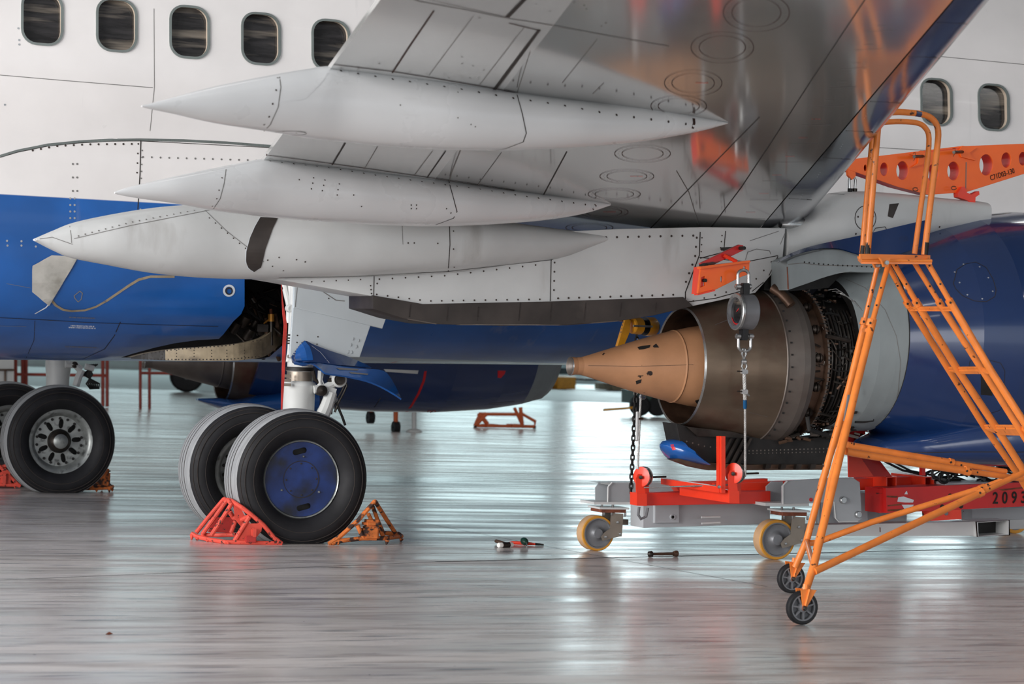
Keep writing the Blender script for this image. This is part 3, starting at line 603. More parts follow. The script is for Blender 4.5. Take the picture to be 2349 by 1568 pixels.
# ------------------------------------------------------------------ engines
DZ = [0.0]
def rl(mb, st, Yc, k, dx=0, n=64, keys=None, flat=None):
    rings = []
    for (X, r, zc) in st:
        zc += DZ[0]
        ring = []
        for j in range(n):
            a = 2*math.pi*j/n; y, z = r*math.cos(a), r*math.sin(a)
            if flat and z < -r*flat: z = -r*flat-(abs(z)-r*flat)*.35
            ring.append((X+dx, Yc+y, zc+z))
        rings.append(ring)
    if keys:
        for i in range(len(rings)-1): mb.skin(rings[i:i+2], keys[i], cap=False)
    else: mb.skin(rings, k, cap=False)
    return mb
def engine(Yc, dx, near):
    e = empty('engine', (3+dx, Yc, 1.5), plane)
    if near: e['label'] = 'near engine with opened rear cowls'
    else: e['label'] = 'far engine in closed blue cowl with red stripe'
    cn = MB(); DZ[0] = 0.0 if near else -.20
    rl(cn, [(1.42, .030, 1.385), (1.40, .052, 1.384), (1.385, .064, 1.383), (1.392, .066, 1.383), (1.43, .060, 1.385), (1.47, .062, 1.386), (1.53, .078, 1.388), (1.70, .128, 1.392), (1.90, .185, 1.398), (2.08, .232, 1.404), (2.16, .252, 1.406), (2.17, .258, 1.406), (2.18, .254, 1.406), (2.30, .278, 1.41), (2.45, .30, 1.414), (2.7, .32, 1.42), (2.9, .2, 1.43)], Yc, 'cone', dx, keys=['collar', 'collar', 'chrome']+['cone' if near else 'collar']*13)
    if near:
        cn.patch([(1462, 796), (1475, 793), (1492, 791)], [(1466, 802), (1477, 801), (1490, 797)], 'dark', 5, 2); cn.patch([(1497, 794), (1505, 788)], [(1500, 797), (1512, 797)], 'dark', 3, 2); cn.patch([(1458, 873), (1472, 869)], [(1460, 881), (1470, 877)], 'dark', 3, 2); cn.patch([(1594, 918), (1620, 910)], [(1604, 934), (1618, 934)], 'dark', 4, 3)
        cn.line([(1350, 838), (1460, 840), (1590, 836)], 1, 'bronze')
    cn.build('exhaust_cone', e)
    nz = MB()
    outer = [(2.235, .405, 1.408), (2.225, .412, 1.408), (2.24, .418, 1.409), (2.4, .462, 1.415), (2.6, .508, 1.423), (2.75, .535, 1.43), (2.80, .543, 1.432), (2.805, .550, 1.432), (2.82, .546, 1.433), (2.90, .556, 1.437), (2.93, .56, 1.438), (2.98, .556, 1.441), (3.03, .53, 1.444), (3.05, .44, 1.446)]
    rl(nz, outer, Yc, 'nozzle', dx, keys=['chrome', 'chrome']+['nozzle']*4+['collar']*7)
    rl(nz, [(2.235, .405, 1.408), (2.5, .44, 1.42), (2.8, .42, 1.43), (2.95, .2, 1.44)], Yc, 'dark', dx, keys=['bronze', 'bronze', 'dark'])
    if near:
        for i in range(40):
            a = 2*math.pi*i/40; c = Vector((2.835+dx, Yc+.553*math.cos(a), 1.434+.553*math.sin(a))); nz.box(c, (.012, .012, .012), 'dark')
        nz.line([(1640, 745), (1700, 722)], 1.2, 'chrome'); nz.line([(1690, 938), (1760, 955)], 1.3, 'collar')
    nz.build('exhaust_nozzle', e)
    if near:
        ac = MB(); rl(ac, [(3.0, .40, 1.45), (3.02, .47, 1.45), (3.12, .485, 1.46), (3.13, .53, 1.46), (3.145, .53, 1.462), (3.155, .46, 1.463), (3.4, .45, 1.49), (3.9, .42, 1.55)], Yc, 'darkmetal', dx, keys=['dark', 'bronze', 'bronze', 'collar', 'bronze', 'dark', 'dark'])
        for i in range(110):
            a = 2*math.pi*i/110; ac.box((3.14+dx, Yc+.532*math.cos(a), 1.462+.532*math.sin(a)), (.026, .008, .008), 'bronze' if i % 3 else 'dark')
        for i in range(10):
            a = 2.2+i*.42; ac.lathe((3.07+dx, Yc+.5*math.cos(a), 1.455+.5*math.sin(a)), (1, 0, 0), [(-.03, .02), (-.01, .035), (.0, .02), (.01, .035), (.03, .02)], 'darkmetal', 10)
        for i in range(9):
            X = 3.19+i*.028
            P = [(X+dx, Yc+(.475+.006*(i % 3))*math.cos(a), 1.48+.475*math.sin(a)) for a in [math.radians(q) for q in range(130, 290, 8)]]; ac.tube(P, .011, rr.choice(['pipe', 'dark', 'darkmetal']), 7)
        ac.build('engine_core', e)
        pp = MB(); rg = random.Random(12)
        for i in range(60):
            a = math.radians(rg.uniform(95, 290)); X = rg.uniform(3.05, 3.5); P = [];
            k = rg.choice(['pipe', 'darkmetal', 'dark', 'bronze', 'pipe']); q = rg.uniform(.49, .53)
            for s_ in range(rg.randint(3, 5)):
                P.append((X+dx, Yc+q*math.cos(a), 1.48+q*math.sin(a))); X += rg.uniform(-.06, .09); a += rg.uniform(-.05, .16)
            pp.tube(P, rg.uniform(.004, .010), k, 6)
        for i in range(90):
            a = math.radians(rg.uniform(95, 290)); X = rg.uniform(3.12, 3.5); q = rg.uniform(.49, .535)
            pp.box((X+dx, Yc+q*math.cos(a), 1.48+q*math.sin(a)), (rg.uniform(.010, .026), .014, rg.uniform(.008, .02)), rg.choice(['pipe', 'bronze', 'darkmetal', 'dark', 'bronze']))
        for i in range(6):     # bright harness near the top and clamps low down
            x = 1900+i*9; pp.tube([oY(x, 665+i*3, -5.32), oY(x+18, 662+i*6, -5.36), oY(x+34, 672+i*8, -5.38)], .003, 'chrome', 5)
        pp.tube([oY(1965, 860, -5.4), oY(1962, 900, -5.4), oY(1950, 945, -5.38), (oY(1935, 975, -5.3))], .006, 'chrome', 6)
        pp.box(oY(1938, 778, -5.36), (.02, .03, .05), 'dark'); pp.tube([oY(1895, 770, -5.38), oY(1950, 782, -5.38)], .016, 'darkmetal', 8)
        pp.tube([oY(1772, 660, -5.1), oY(1790, 672, -5.15), oY(1808, 690, -5.2), oY(1815, 700, -5.22)], .034, 'bronze', 12)
        for k_ in range(26):
            x = 1785+k_*7+rg.uniform(-3, 3); y = 1008-(x-1785)*.13+rg.uniform(-6, 10); pp.tube([oY(x, y, -5.05), oY(x+rg.uniform(6, 26), y+rg.uniform(-10, 6), -5.05)], rg.uniform(.006, .014), rg.choice(['bronze', 'collar', 'pipe', 'darkmetal']), 7)
        pp.tube([oY(1852, 955, -5.25), oY(1856, 985, -5.25), oY(1900, 998, -5.2), oY(1945, 985, -5.25)], .017, 'dark', 8)
        pp.build('core_pipework', e)['kind'] = 'stuff'
    gc = MB(); rl(gc, [(3.38, .47, 1.545), (3.37, .545, 1.545), (3.385, .552, 1.547), (3.5, .60, 1.58), (3.62, .635, 1.615), (3.72, .66, 1.645), (3.80, .655, 1.66)], Yc, 'greycowl', dx, keys=['dark']+['greycowl']*5)
    if near: gc.line([(1940, 640), (1985, 660), (2030, 710), (2056, 770), (2066, 830), (2060, 900), (2045, 970)], 1.2, 'softline')
    gc.build('fan_duct_cowl', e)
    na = MB(); DZ[0] = 0.0
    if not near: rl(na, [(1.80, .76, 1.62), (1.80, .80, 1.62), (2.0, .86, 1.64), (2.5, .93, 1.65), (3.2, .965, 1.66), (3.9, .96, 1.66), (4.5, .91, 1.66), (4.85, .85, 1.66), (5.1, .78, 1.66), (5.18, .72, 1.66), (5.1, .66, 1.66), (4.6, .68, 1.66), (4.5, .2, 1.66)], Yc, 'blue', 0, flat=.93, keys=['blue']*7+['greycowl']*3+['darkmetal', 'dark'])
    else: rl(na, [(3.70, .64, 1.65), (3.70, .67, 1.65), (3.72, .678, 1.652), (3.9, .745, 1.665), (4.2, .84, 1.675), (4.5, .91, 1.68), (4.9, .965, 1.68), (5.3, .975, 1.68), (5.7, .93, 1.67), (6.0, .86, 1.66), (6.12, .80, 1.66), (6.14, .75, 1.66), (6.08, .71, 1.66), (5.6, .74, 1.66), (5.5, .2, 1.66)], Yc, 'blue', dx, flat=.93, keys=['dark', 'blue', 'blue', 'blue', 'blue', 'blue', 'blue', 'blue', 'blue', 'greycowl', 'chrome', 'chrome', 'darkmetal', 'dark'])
    if near:
        P = [(2187, 650), (2195, 618), (2215, 605), (2238, 601), (2262, 613), (2278, 640), (2285, 665), (2282, 680), (2262, 692), (2235, 690), (2208, 678), (2192, 662), (2187, 650)]; na.line(P, 1.5, 'line')
        na.dots([(2210, 606), (2247, 612), (2190, 624), (2201, 648), (2267, 637), (2277, 668), (2219, 676), (2253, 685)], 2.2, 'rivetw')
        P = [(2225, 828), (2265, 825), (2295, 832), (2305, 850), (2303, 900), (2295, 940), (2270, 948), (2230, 945), (2212, 920), (2213, 880), (2225, 828)]; na.line(P, 1.2, 'line'); na.patch([(2250, 850), (2278, 850)], [(2250, 905), (2276, 907)], 'dark', 4, 4)
    else:
        na.line([(976, 851), (972, 873), (960, 902), (945, 928), (928, 951)], 6, 'ribred'); na.line([(873, 912), (860, 932), (840, 948)], 2, 'line')
        na.patch([(862, 938), (918, 939)], [(857, 945), (912, 946)], 'sticker', 4, 1); na.patch([(980, 938), (1013, 938)], [(971, 948), (1004, 949)], 'sticker', 4, 1)
        for q in ((985, 944), (995, 944)): e_ = circ(q, 4, 8, 3); na.line(e_+[e_[0]], 2, 'chockred')
        na.line([(1122, 925), (1180, 920)], 1.6, 'softline', 5); na.line([(1120, 928), (1150, 927)], 1.2, 'softline', 5)
        na.patch([(880, 846), (960, 849)], [(885, 852), (958, 857)], 'sticker', 4, 1)
    na.build('fan_cowl', e)
    if not near:
        q = oY(1148, 862, 3.95); v = MB(); v.prism([oY(1144, 850, 3.85), oY(1160, 850, 3.85), oY(1158, 857, 3.85), oY(1149, 867, 3.85), (oY(1144, 866, 3.85))], (0, .03, 0), 'ribred'); v.build('red_vent_flag', e)
    # lower cowl: dark structure with blue tip
    if near:
        lc = MB(); P = [(1552, 972), (1600, 985), (1700, 1000), (1820, 1010), (1905, 1000), (1908, 1045), (1895, 1062), (1800, 1068), (1700, 1062), (1630, 1060), (1590, 1056), (1566, 1040)]
        lc.prism(Y3(P, -5.0), (0, .22, 0), 'dark', bev=.004)
        lc.prism(Y3([(1562, 1050), (1600, 1060), (1700, 1066), (1895, 1066), (1893, 1076), (1700, 1077), (1625, 1077), (1590, 1070), (1546, 1054)], -5.02), (0, .10, 0), 'bronze', bev=.003)
        lc.dotline([(1575, 1012), (1620, 1024), (1660, 1027)], 14, 2, 'collar'); lc.dotline([(1700, 1034), (1900, 1028)], 9, 2, 'collar'); lc.dotline([(1700, 1040), (1890, 1036)], 9, 1.6, 'collar')
        for x in (1765, 1800, 1835, 1868): lc.prism(Y3([(x-7, 1064), (x+5, 1064), (x+2, 1074), (x-10, 1076)], -5.09), (0, .04, 0), 'darkmetal')
        for x in (1645, 1660, 1675, 1690): lc.prism(Y3([(x+30, 1005), (x+36, 1005), (x+8, 1062), (x, 1062)], -5.03), (0, .04, 0), 'darkmetal')
        lc.prism(Y3([(1575, 978), (1680, 990), (1720, 1000), (1700, 1004), (1600, 1000)], -5.04), (0, .03, 0), 'darkmetal')
        lc.build('lower_cowl_structure', e)
        bt = MB(); rings = []
        for (a, b, w) in (((1517, 1018), (1518, 1026), .03), ((1524, 1011), (1529, 1042), .10), ((1538, 1007), (1541, 1055), .16), ((1552, 1007), (1556, 1057), .2), ((1563, 1018), (1570, 1059), .22), ((1580, 1039), (1584, 1062), .22), ((1597, 1058), (1600, 1064), .22)):
            p, q = oY(*a, -4.92), oY(*b, -4.92); c = (p+q)/2; hv = (p-q)/2
            rings.append([c+hv*math.sin(t*2*math.pi/16)+Vector((0, w*math.cos(t*2*math.pi/16), 0)) for t in range(16)])
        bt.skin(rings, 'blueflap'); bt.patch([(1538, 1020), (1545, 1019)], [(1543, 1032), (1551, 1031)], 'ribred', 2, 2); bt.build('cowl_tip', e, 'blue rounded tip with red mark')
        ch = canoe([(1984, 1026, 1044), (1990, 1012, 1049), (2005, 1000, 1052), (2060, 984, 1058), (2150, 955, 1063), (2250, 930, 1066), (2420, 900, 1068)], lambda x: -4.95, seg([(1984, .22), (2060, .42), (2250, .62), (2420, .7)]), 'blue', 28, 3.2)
        ch.line([(1988, 1020), (2040, 1035), (2080, 1038), (2200, 1036), (2349, 1036)], 1.8, 'line'); ch.build('lower_fan_cowl', e)
        fl_ = MB(); o1 = [(1783, 600), (1800, 588), (1830, 574), (1870, 562), (1920, 551), (1990, 536), (2060, 519), (2130, 503)]; i1 = [(1783, 603), (1805, 592), (1835, 581), (1880, 570), (1925, 570), (1968, 582), (2030, 590), (2130, 560)]
        A = [oY(x, y, -5.28+.05*(i < 2)) for i, (x, y) in enumerate(smooth(o1, 3))]; B_ = [oY(x, y, -5.36) for x, y in smooth(i1, 3)]
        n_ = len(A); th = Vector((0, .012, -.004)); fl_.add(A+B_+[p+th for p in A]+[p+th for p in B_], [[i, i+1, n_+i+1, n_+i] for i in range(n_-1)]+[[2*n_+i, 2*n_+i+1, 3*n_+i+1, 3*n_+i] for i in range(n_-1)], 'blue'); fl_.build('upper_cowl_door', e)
        br = MB(); br.prism(Y3(smooth([(1806, 600), (1820, 592), (1850, 583), (1890, 574), (1930, 574), (1968, 585), (2012, 604), (2012, 624), (1950, 622), (1900, 632), (1860, 646), (1808, 664)], 2), -5.30), (0, .25, 0), 'greycowl', bev=.003)
        br.line([(1808, 606), (1840, 603), (1880, 608), (2000, 610)], 1.6, 'softline'); br.dotline([(1845, 601), (1880, 605), (1920, 608), (2000, 612)], 11, 2, 'dark'); br.line([(1806, 612), (1808, 663)], 3, 'rust'); br.build('cowl_bracket', e, 'grey sheet bracket with holes')
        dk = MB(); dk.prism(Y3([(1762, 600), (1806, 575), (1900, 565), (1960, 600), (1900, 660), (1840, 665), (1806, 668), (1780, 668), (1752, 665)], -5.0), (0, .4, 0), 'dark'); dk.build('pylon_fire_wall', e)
    else:
        lc = canoe([(452, 913, 918), (470, 912, 925), (500, 912, 936), (540, 915, 944), (600, 900, 949), (700, 880, 952)], lambda x: 4.6, seg([(452, .05), (500, .3), (700, .5)]), 'blueflap', 20); lc.build('lower_cowl_tip', e)
        bl = MB(); rl(bl, [(2.9, .5, 1.5), (3.0, .6, 1.52), (3.4, .62, 1.56), (3.75, .64, 1.65)], Yc, 'darkmetal', dx-.35); bl.build('core_cover', e)
    return e
engine(-4.83, 0, True)
engine(4.83, -.62, False)
# ------------------------------------------------------------------ landing gear
def wheel(c, R, W, cap, name='main_wheel', label=None):
    """axle along Y; visible face towards -Y"""
    root = empty(name, c, plane)
    if label: root['label'] = label
    t = MB(); h = W/2
    pr = [(-h*.62, R*.56), (-h*.80, R*.60), (-h*.97, R*.70), (-h, R*.78), (-h*.93, R*.88), (-h*.82, R*.935), (-h*.74, R*.965), (-h*.60, R*.985), (-h*.30, R*.997), (-h*.29, R*.984), (-h*.255, R*.984), (-h*.245, R*.999), (-h*.02, R), (-h*.01, R*.986), (h*.03, R*.986), (h*.04, R), (h*.25, R*.999), (h*.26, R*.984), (h*.30, R*.984), (h*.31, R*.997), (h*.60, R*.985), (h*.82, R*.935), (h, R*.78), (h*.8, R*.6), (h*.62, R*.56)]
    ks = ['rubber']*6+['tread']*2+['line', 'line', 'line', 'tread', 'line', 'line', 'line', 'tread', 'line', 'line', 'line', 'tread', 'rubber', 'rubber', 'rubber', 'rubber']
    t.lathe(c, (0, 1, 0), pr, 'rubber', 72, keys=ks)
    for v in t.v:
        if v.z < .004: v.z = .004+(v.z-.004)*.02; v.y = c[1]+(v.y-c[1])*1.05
    for (yy, q_) in ((-h*.952, .872), (-h*.845, .926), (-h*.99, .75)): t.tube([(c[0]+R*q_*math.cos(a_*math.pi/32), c[1]+yy, max(.01, c[2]+R*q_*math.sin(a_*math.pi/32))) for a_ in range(64)], .0035, 'line', 5, closed=True)
    tr = t.build('tyre', root)
    # fine sidewall rings
    r = MB(); y0 = -h*.62
    if cap:
        r.lathe(c, (0, 1, 0), [(y0+.06, R*.44), (y0+.02, R*.535), (y0-.008, R*.54), (y0-.014, R*.552), (y0-.0, R*.567), (y0+.02, R*.567)], 'rim', 64); r.lathe(c, (0, 1, 0), [(y0+.05, R*.5), (y0+.05, 0)], 'dark', 40); r.build('rim', root)
        hc = MB()
        def P(rad, ang, y): return Vector((c[0]+rad*math.cos(ang), c[1]+y, c[2]+rad*math.sin(ang)))
        out = [P(R*.532, 2*math.pi*i/56, y0+.004) for i in range(56)]
        def slot(a0):
            cx_, cz_ = R*.40*math.cos(a0), R*.40*math.sin(a0); tl = math.radians(14); L_, h_ = R*.065, R*.042; pts = []
            for i in range(16):
                a = 2*math.pi*i/16; x = (L_ if math.cos(a) > 0 else -L_)+h_*math.cos(a); z = h_*math.sin(a)
                pts.append(Vector((c[0]+cx_+x*math.cos(tl)-z*math.sin(tl), c[1]+y0+.004, c[2]+cz_+x*math.sin(tl)+z*math.cos(tl))))
            return pts
        hc.prism(out, (0, .008, 0), 'hubcap', holes=[slot(math.radians(95)), slot(math.radians(-82))])
        hc.lathe((c[0], c[1]+y0+.003, c[2]), (0, 1, 0), [(-.001, R*.262), (-.003, R*.266), (-.003, R*.258), (-.001, R*.255)], 'line', 48)
        hc.lathe((c[0], c[1]+y0+.002, c[2]), (0, 1, 0), [(-.004, 0), (-.002, R*.255), (.004, R*.257)], 'hubcap', 48)
        for i in range(8): a = math.pi/8*0+i*math.pi/4+.05; q = P(R*.225, a, y0-.002); hc.lathe(q, (0, -1, 0), [(-.003, .007), (.003, .006), (.004, 0)], 'line', 8)
        for a in (86, 209, -33): q = P(R*.325, math.radians(a), y0); hc.lathe(q, (0, -1, 0), [(-.003, .009), (.006, .007), (.008, 0)], 'rim', 8)
        hc.build('hubcap', root)
    else:
        r.lathe(c, (0, 1, 0), [(y0+.09, R*.42), (y0+.03, R*.47), (y0-.0, R*.50), (y0-.012, R*.53), (y0-.016, R*.57), (y0-.002, R*.585), (y0+.02, R*.585)], 'rim', 64)
        def P(rad, ang, y): return Vector((c[0]+rad*math.cos(ang), c[1]+y, c[2]+rad*math.sin(ang)))
        hol = []
        for i in range(9):
            a = 2*math.pi*i/9+.1; cen = P(R*.31, a, y0+.06); rd = Vector((math.cos(a), 0, math.sin(a))); tn = Vector((-math.sin(a), 0, math.cos(a)))
            hol.append([cen+rd*(R*.068*math.sin(q*math.pi/6)+(R*.02 if math.sin(q*math.pi/6) > 0 else -R*.02))+tn*(R*.045*math.cos(q*math.pi/6)) for q in range(12)])
        r.prism([P(R*.45, 2*math.pi*i/48, y0+.06) for i in range(48)], (0, .02, 0), 'rim', holes=hol)
        for i in range(18): a = 2*math.pi*(i+.5)/18; r.lathe(P(R*.405, a, y0+.058), (0, -1, 0), [(0, .014), (.012, .012), (.012, 0)], 'dark', 8)
        r.lathe(c, (0, 1, 0), [(y0+.16, R*.44), (y0+.16, 0)], 'dark', 32); r.build('rim', root)
        hb = MB(); hb.lathe(c, (0, 1, 0), [(y0+.07, R*.22), (y0+.03, R*.20), (y0+.02, R*.18), (y0+.0, R*.16), (y0-.01, R*.13), (y0-.02, R*.10), (y0-.03, R*.05), (y0-.03, 0)], 'darkmetal', 32, keys=['darkmetal', 'dark', 'darkmetal', 'darkmetal', 'rim', 'rim', 'rim']); hb.build('hub', root)
    return root
Wc = oY(708, 1103, -3.26); RT = .515
wheel((Wc.x-.035, -3.05, .470), RT, .45, True, label='wheel with scuffed blue hubcap')
wheel((Wc.x-.12, -2.05, .470), RT, .45, False, label='inboard wheel of the near pair')
F_ = oY(138, 1004, 2.2)
wheel((F_.x, 2.30, .470), RT, .40, False, label='far wheel with open alloy hub')
wheel((F_.x-.30, 3.15, .470), RT, .40, False, label='wheel behind the far open-hub wheel')
def leg(x0, Y, sgn, near):
    g = empty('main_gear_leg', (x0, Y, .47), plane)
    s = MB(); p = lambda px, py, dy=0: oY(px, py, Y+dy)
    if near:
        s.lathe(p(683, 985), (p(696, 640)-p(683, 985)), [(0, .12), (.30, .12), (.33, .128), (.345, .128), (.36, .118), (.37, .10), (.44, .098), (.445, .11), (.47, .11), (.475, .098), (.53, .098), (.54, .108), (.56, .108), (.57, .10), (1.2, .10)], 'legwhite', 32, keys=['legwhite']*5+['zinc', 'legwhite', 'dark', 'dark', 'legwhite', 'legwhite', 'zinc', 'zinc', 'legwhite'])
        s.build('shock_strut', g)
        d = MB(); d.prism([p(676, 640, -.16), p(760, 640, -.16), p(890, 714, -.16), p(876, 752, -.16), p(675, 704, -.16)], (0, .03, 0), 'doorgrey', bev=.004)
        d.prism([p(674, 700, -.15), p(849, 745, -.15), p(824, 818, -.15), p(666, 818, -.15)], (0, .03, 0), 'doorgrey', bev=.004)
        d.line([(682, 655), (677, 704)], 1.4, 'softline'); d.line([(740, 668), (770, 688), (790, 690)], 2, 'softline'); d.dots([(807, 776), (820, 780), (802, 790), (815, 794), (796, 806), (804, 807)], 4.2, 'doorgrey', .006); d.dots([(682, 769), (729, 772), (681, 785), (727, 789), (754, 684)], 1.8, 'rivet')
        d.build('gear_door', g, 'pale grey leg door')
        b = MB(); Q = -.30
        up = [(668, 818), (680, 800), (698, 781), (720, 790), (760, 805), (800, 818), (845, 838), (852, 843)]; dn = [(672, 829), (690, 831), (712, 829), (738, 832), (770, 836), (800, 838), (830, 841), (852, 843)]
        def sheet(U, D, y1, y2, k, nn=3):
            A = [p(x, y, y1) for x, y in smooth(U, nn)]; B = [p(x, y, y2) for x, y in smooth(D, nn)]; n = len(A); th = Vector((.003, .02, -.012))
            b.add(A+B+[q+th for q in A]+[q+th for q in B], [[i, i+1, n+i+1, n+i] for i in range(n-1)]+[[2*n+i, 2*n+i+1, 3*n+i+1, 3*n+i] for i in range(n-1)]+[[i, i+1, 2*n+i+1, 2*n+i] for i in range(n-1)]+[[n+i, n+i+1, 3*n+i+1, 3*n+i] for i in range(n-1)]+[[0, n, 3*n, 2*n], [n-1, 2*n-1, 4*n-1, 3*n-1]], k)
        sheet(up, dn, -.2, -.32, 'blue')
        sheet([(672, 826), (700, 831), (725, 831), (745, 834), (790, 840), (840, 845), (880, 850), (900, 872), (919, 909), (921, 913)], [(676, 832), (700, 836), (718, 834), (735, 845), (748, 855), (790, 861), (840, 872), (875, 886), (905, 903), (921, 914)], -.32, -.46, 'blueflap')
        b.patch([(699, 782), (710, 795), (716, 812), (718, 826)], [(680, 800), (678, 812), (677, 822), (680, 828)], 'blueflap', 6, 3, .004); b.dotline([(694, 784), (682, 799), (671, 818)], 6, 1.8, 'rivetw')
        b.line([(715, 793), (735, 808), (755, 832)], 1, 'whiteink'); b.dotline([(690, 839), (718, 838)], 3.5, 1.3, 'rust'); b.patch([(770, 843), (822, 846)], [(778, 848), (820, 850)], 'softline', 4, 1); b.patch([(800, 853), (845, 857)], [(805, 857), (843, 860)], 'softline', 4, 1)
        b.build('wheel_door', g, 'blue curved door flap')
        t = MB(); a = lambda x, y: p(x, y, -.12)
        t.tube([a(720, 893), a(745, 889), a(765, 880)], .032, 'legwhite', 10); t.box(a(752, 893), (.12, .05, .045), 'legwhite', Matrix.Rotation(.25, 3, 'Y'))
        t.lathe(a(735, 895), (0, -1, 0), [(-.04, .04), (.05, .04), (.055, .02), (.06, .0)], 'darkmetal', 18); t.lathe(a(776, 870), (0, -1, 0), [(-.04, .06), (.03, .06), (.04, .045), (.035, .035), (.05, .03), (.05, 0)], 'legwhite', 22, keys=['legwhite', 'legwhite', 'collar', 'dark', 'pipe'])
        t.tube([a(760, 900), a(750, 930), a(735, 965)], [.045, .05, .055], 'legwhite', 10); t.tube([a(735, 850), a(733, 875), a(736, 893)], .02, 'legwhite', 8); t.tube([a(755, 868), a(763, 885)], .02, 'darkmetal', 8)
        t.tube([a(718, 850), a(722, 870), a(735, 880)], .016, 'darkmetal', 8)
        t.build('torque_link', g)
        h = MB()
        h.tube([a(791, 865), a(795, 885), a(786, 905), a(775, 925), a(768, 945)], .009, 'pipe', 7); h.tube([a(765, 905), a(772, 925), a(785, 955), a(792, 975)], .010, 'dark', 7); h.tube([a(788, 870), a(792, 880), a(782, 900), a(762, 935), a(760, 950)], .007, 'pipe', 7)
        h.tube([a(742, 850), a(738, 870), a(742, 880)], .008, 'chrome', 7)
        for (x, y) in ((765, 905), (769, 918), (762, 925)): h.lathe(a(x, y), (.3, -.5, .8), [(-.03, .008), (-.01, .018), (.02, .018), (.03, .008)], 'chrome', 8)
        h.build('brake_hose', g)
        k = MB(); k.tube([p(652, 648, .1), p(664, 700, .1), p(664, 740, .1)], .026, 'legwhite', 10); k.tube([p(645, 660, .1), p(660, 662, .1)], .012, 'dark', 8); k.lathe(p(664, 707, 0), (0, -1, 0), [(-.02, .03), (.03, .03), (.035, .02), (.03, 0)], 'legwhite', 14); k.tube([p(668, 640, .05), p(672, 690, .05), p(668, 800, .0), p(664, 830, 0)], .03, 'legwhite', 8)
        for yy in (768, 775, 781, 787): k.tube([p(657, yy, -.12), p(666, yy, -.12)], .006, 'line', 5)
        for yy in (862, 872, 882): k.box(p(659, yy, -.12), (.05, .03, .022), 'zinc')
        k.build('side_strut', g)
    else:
        s.lathe(p(129, 960), UP, [(0, .10), (.25, .105), (.40, .11), (.50, .12), (.9, .12)], 'legwhite', 28); s.build('shock_strut', g)
        t = MB(); a = lambda x, y: p(x, y, -.2)
        t.tube([a(150, 835), a(172, 836), a(185, 848)], .035, 'legwhite', 8); t.lathe(a(170, 836), (0, -1, 0), [(-.03, .03), (.03, .03), (.04, 0)], 'darkmetal', 14); t.tube([a(188, 848), a(180, 865), a(174, 885)], .035, 'legwhite', 8); t.tube([a(195, 840), a(215, 845)], .03, 'legwhite', 8)
        t.build('torque_link', g)
        h = MB()
        for q in range(7): h.tube([a(200+q*4, 835), a(212-q*4, 858), a(198+q*5, 880), a(208+q*3, 892)], .009, 'dark', 6)
        h.build('brake_hose', g)
leg(Wc.x, -2.58, 1, True)
leg(F_.x, 2.75, -1, False)
# ribbon
sb = MB(); P = [(646, 652), (648, 690), (651, 720), (655, 745), (652, 790), (650, 850), (648, 900), (646, 942)]; Wd = [1.5, 3, 6, 8, 8, 7, 5.5, 3]
A = [oY(x-w/2, y, -2.95) for (x, y), w in zip(P, Wd)]; B = [oY(x+w/2, y, -2.95+.02*(-1)**i) for i, ((x, y), w) in enumerate(zip(P, Wd))]; n = len(A); th = Vector((0, .004, 0))
sb.add(A+B+[q+th for q in A]+[q+th for q in B], [[i, i+1, n+i+1, n+i] for i in range(n-1)]+[[2*n+i, 2*n+i+1, 3*n+i+1, 3*n+i] for i in range(n-1)]+[[i, i+1, 2*n+i+1, 2*n+i] for i in range(n-1)], 'streamer')
tag(sb.build('warning_streamer'), 'long red cloth ribbon hanging down beside the white landing gear leg', 'ribbon')
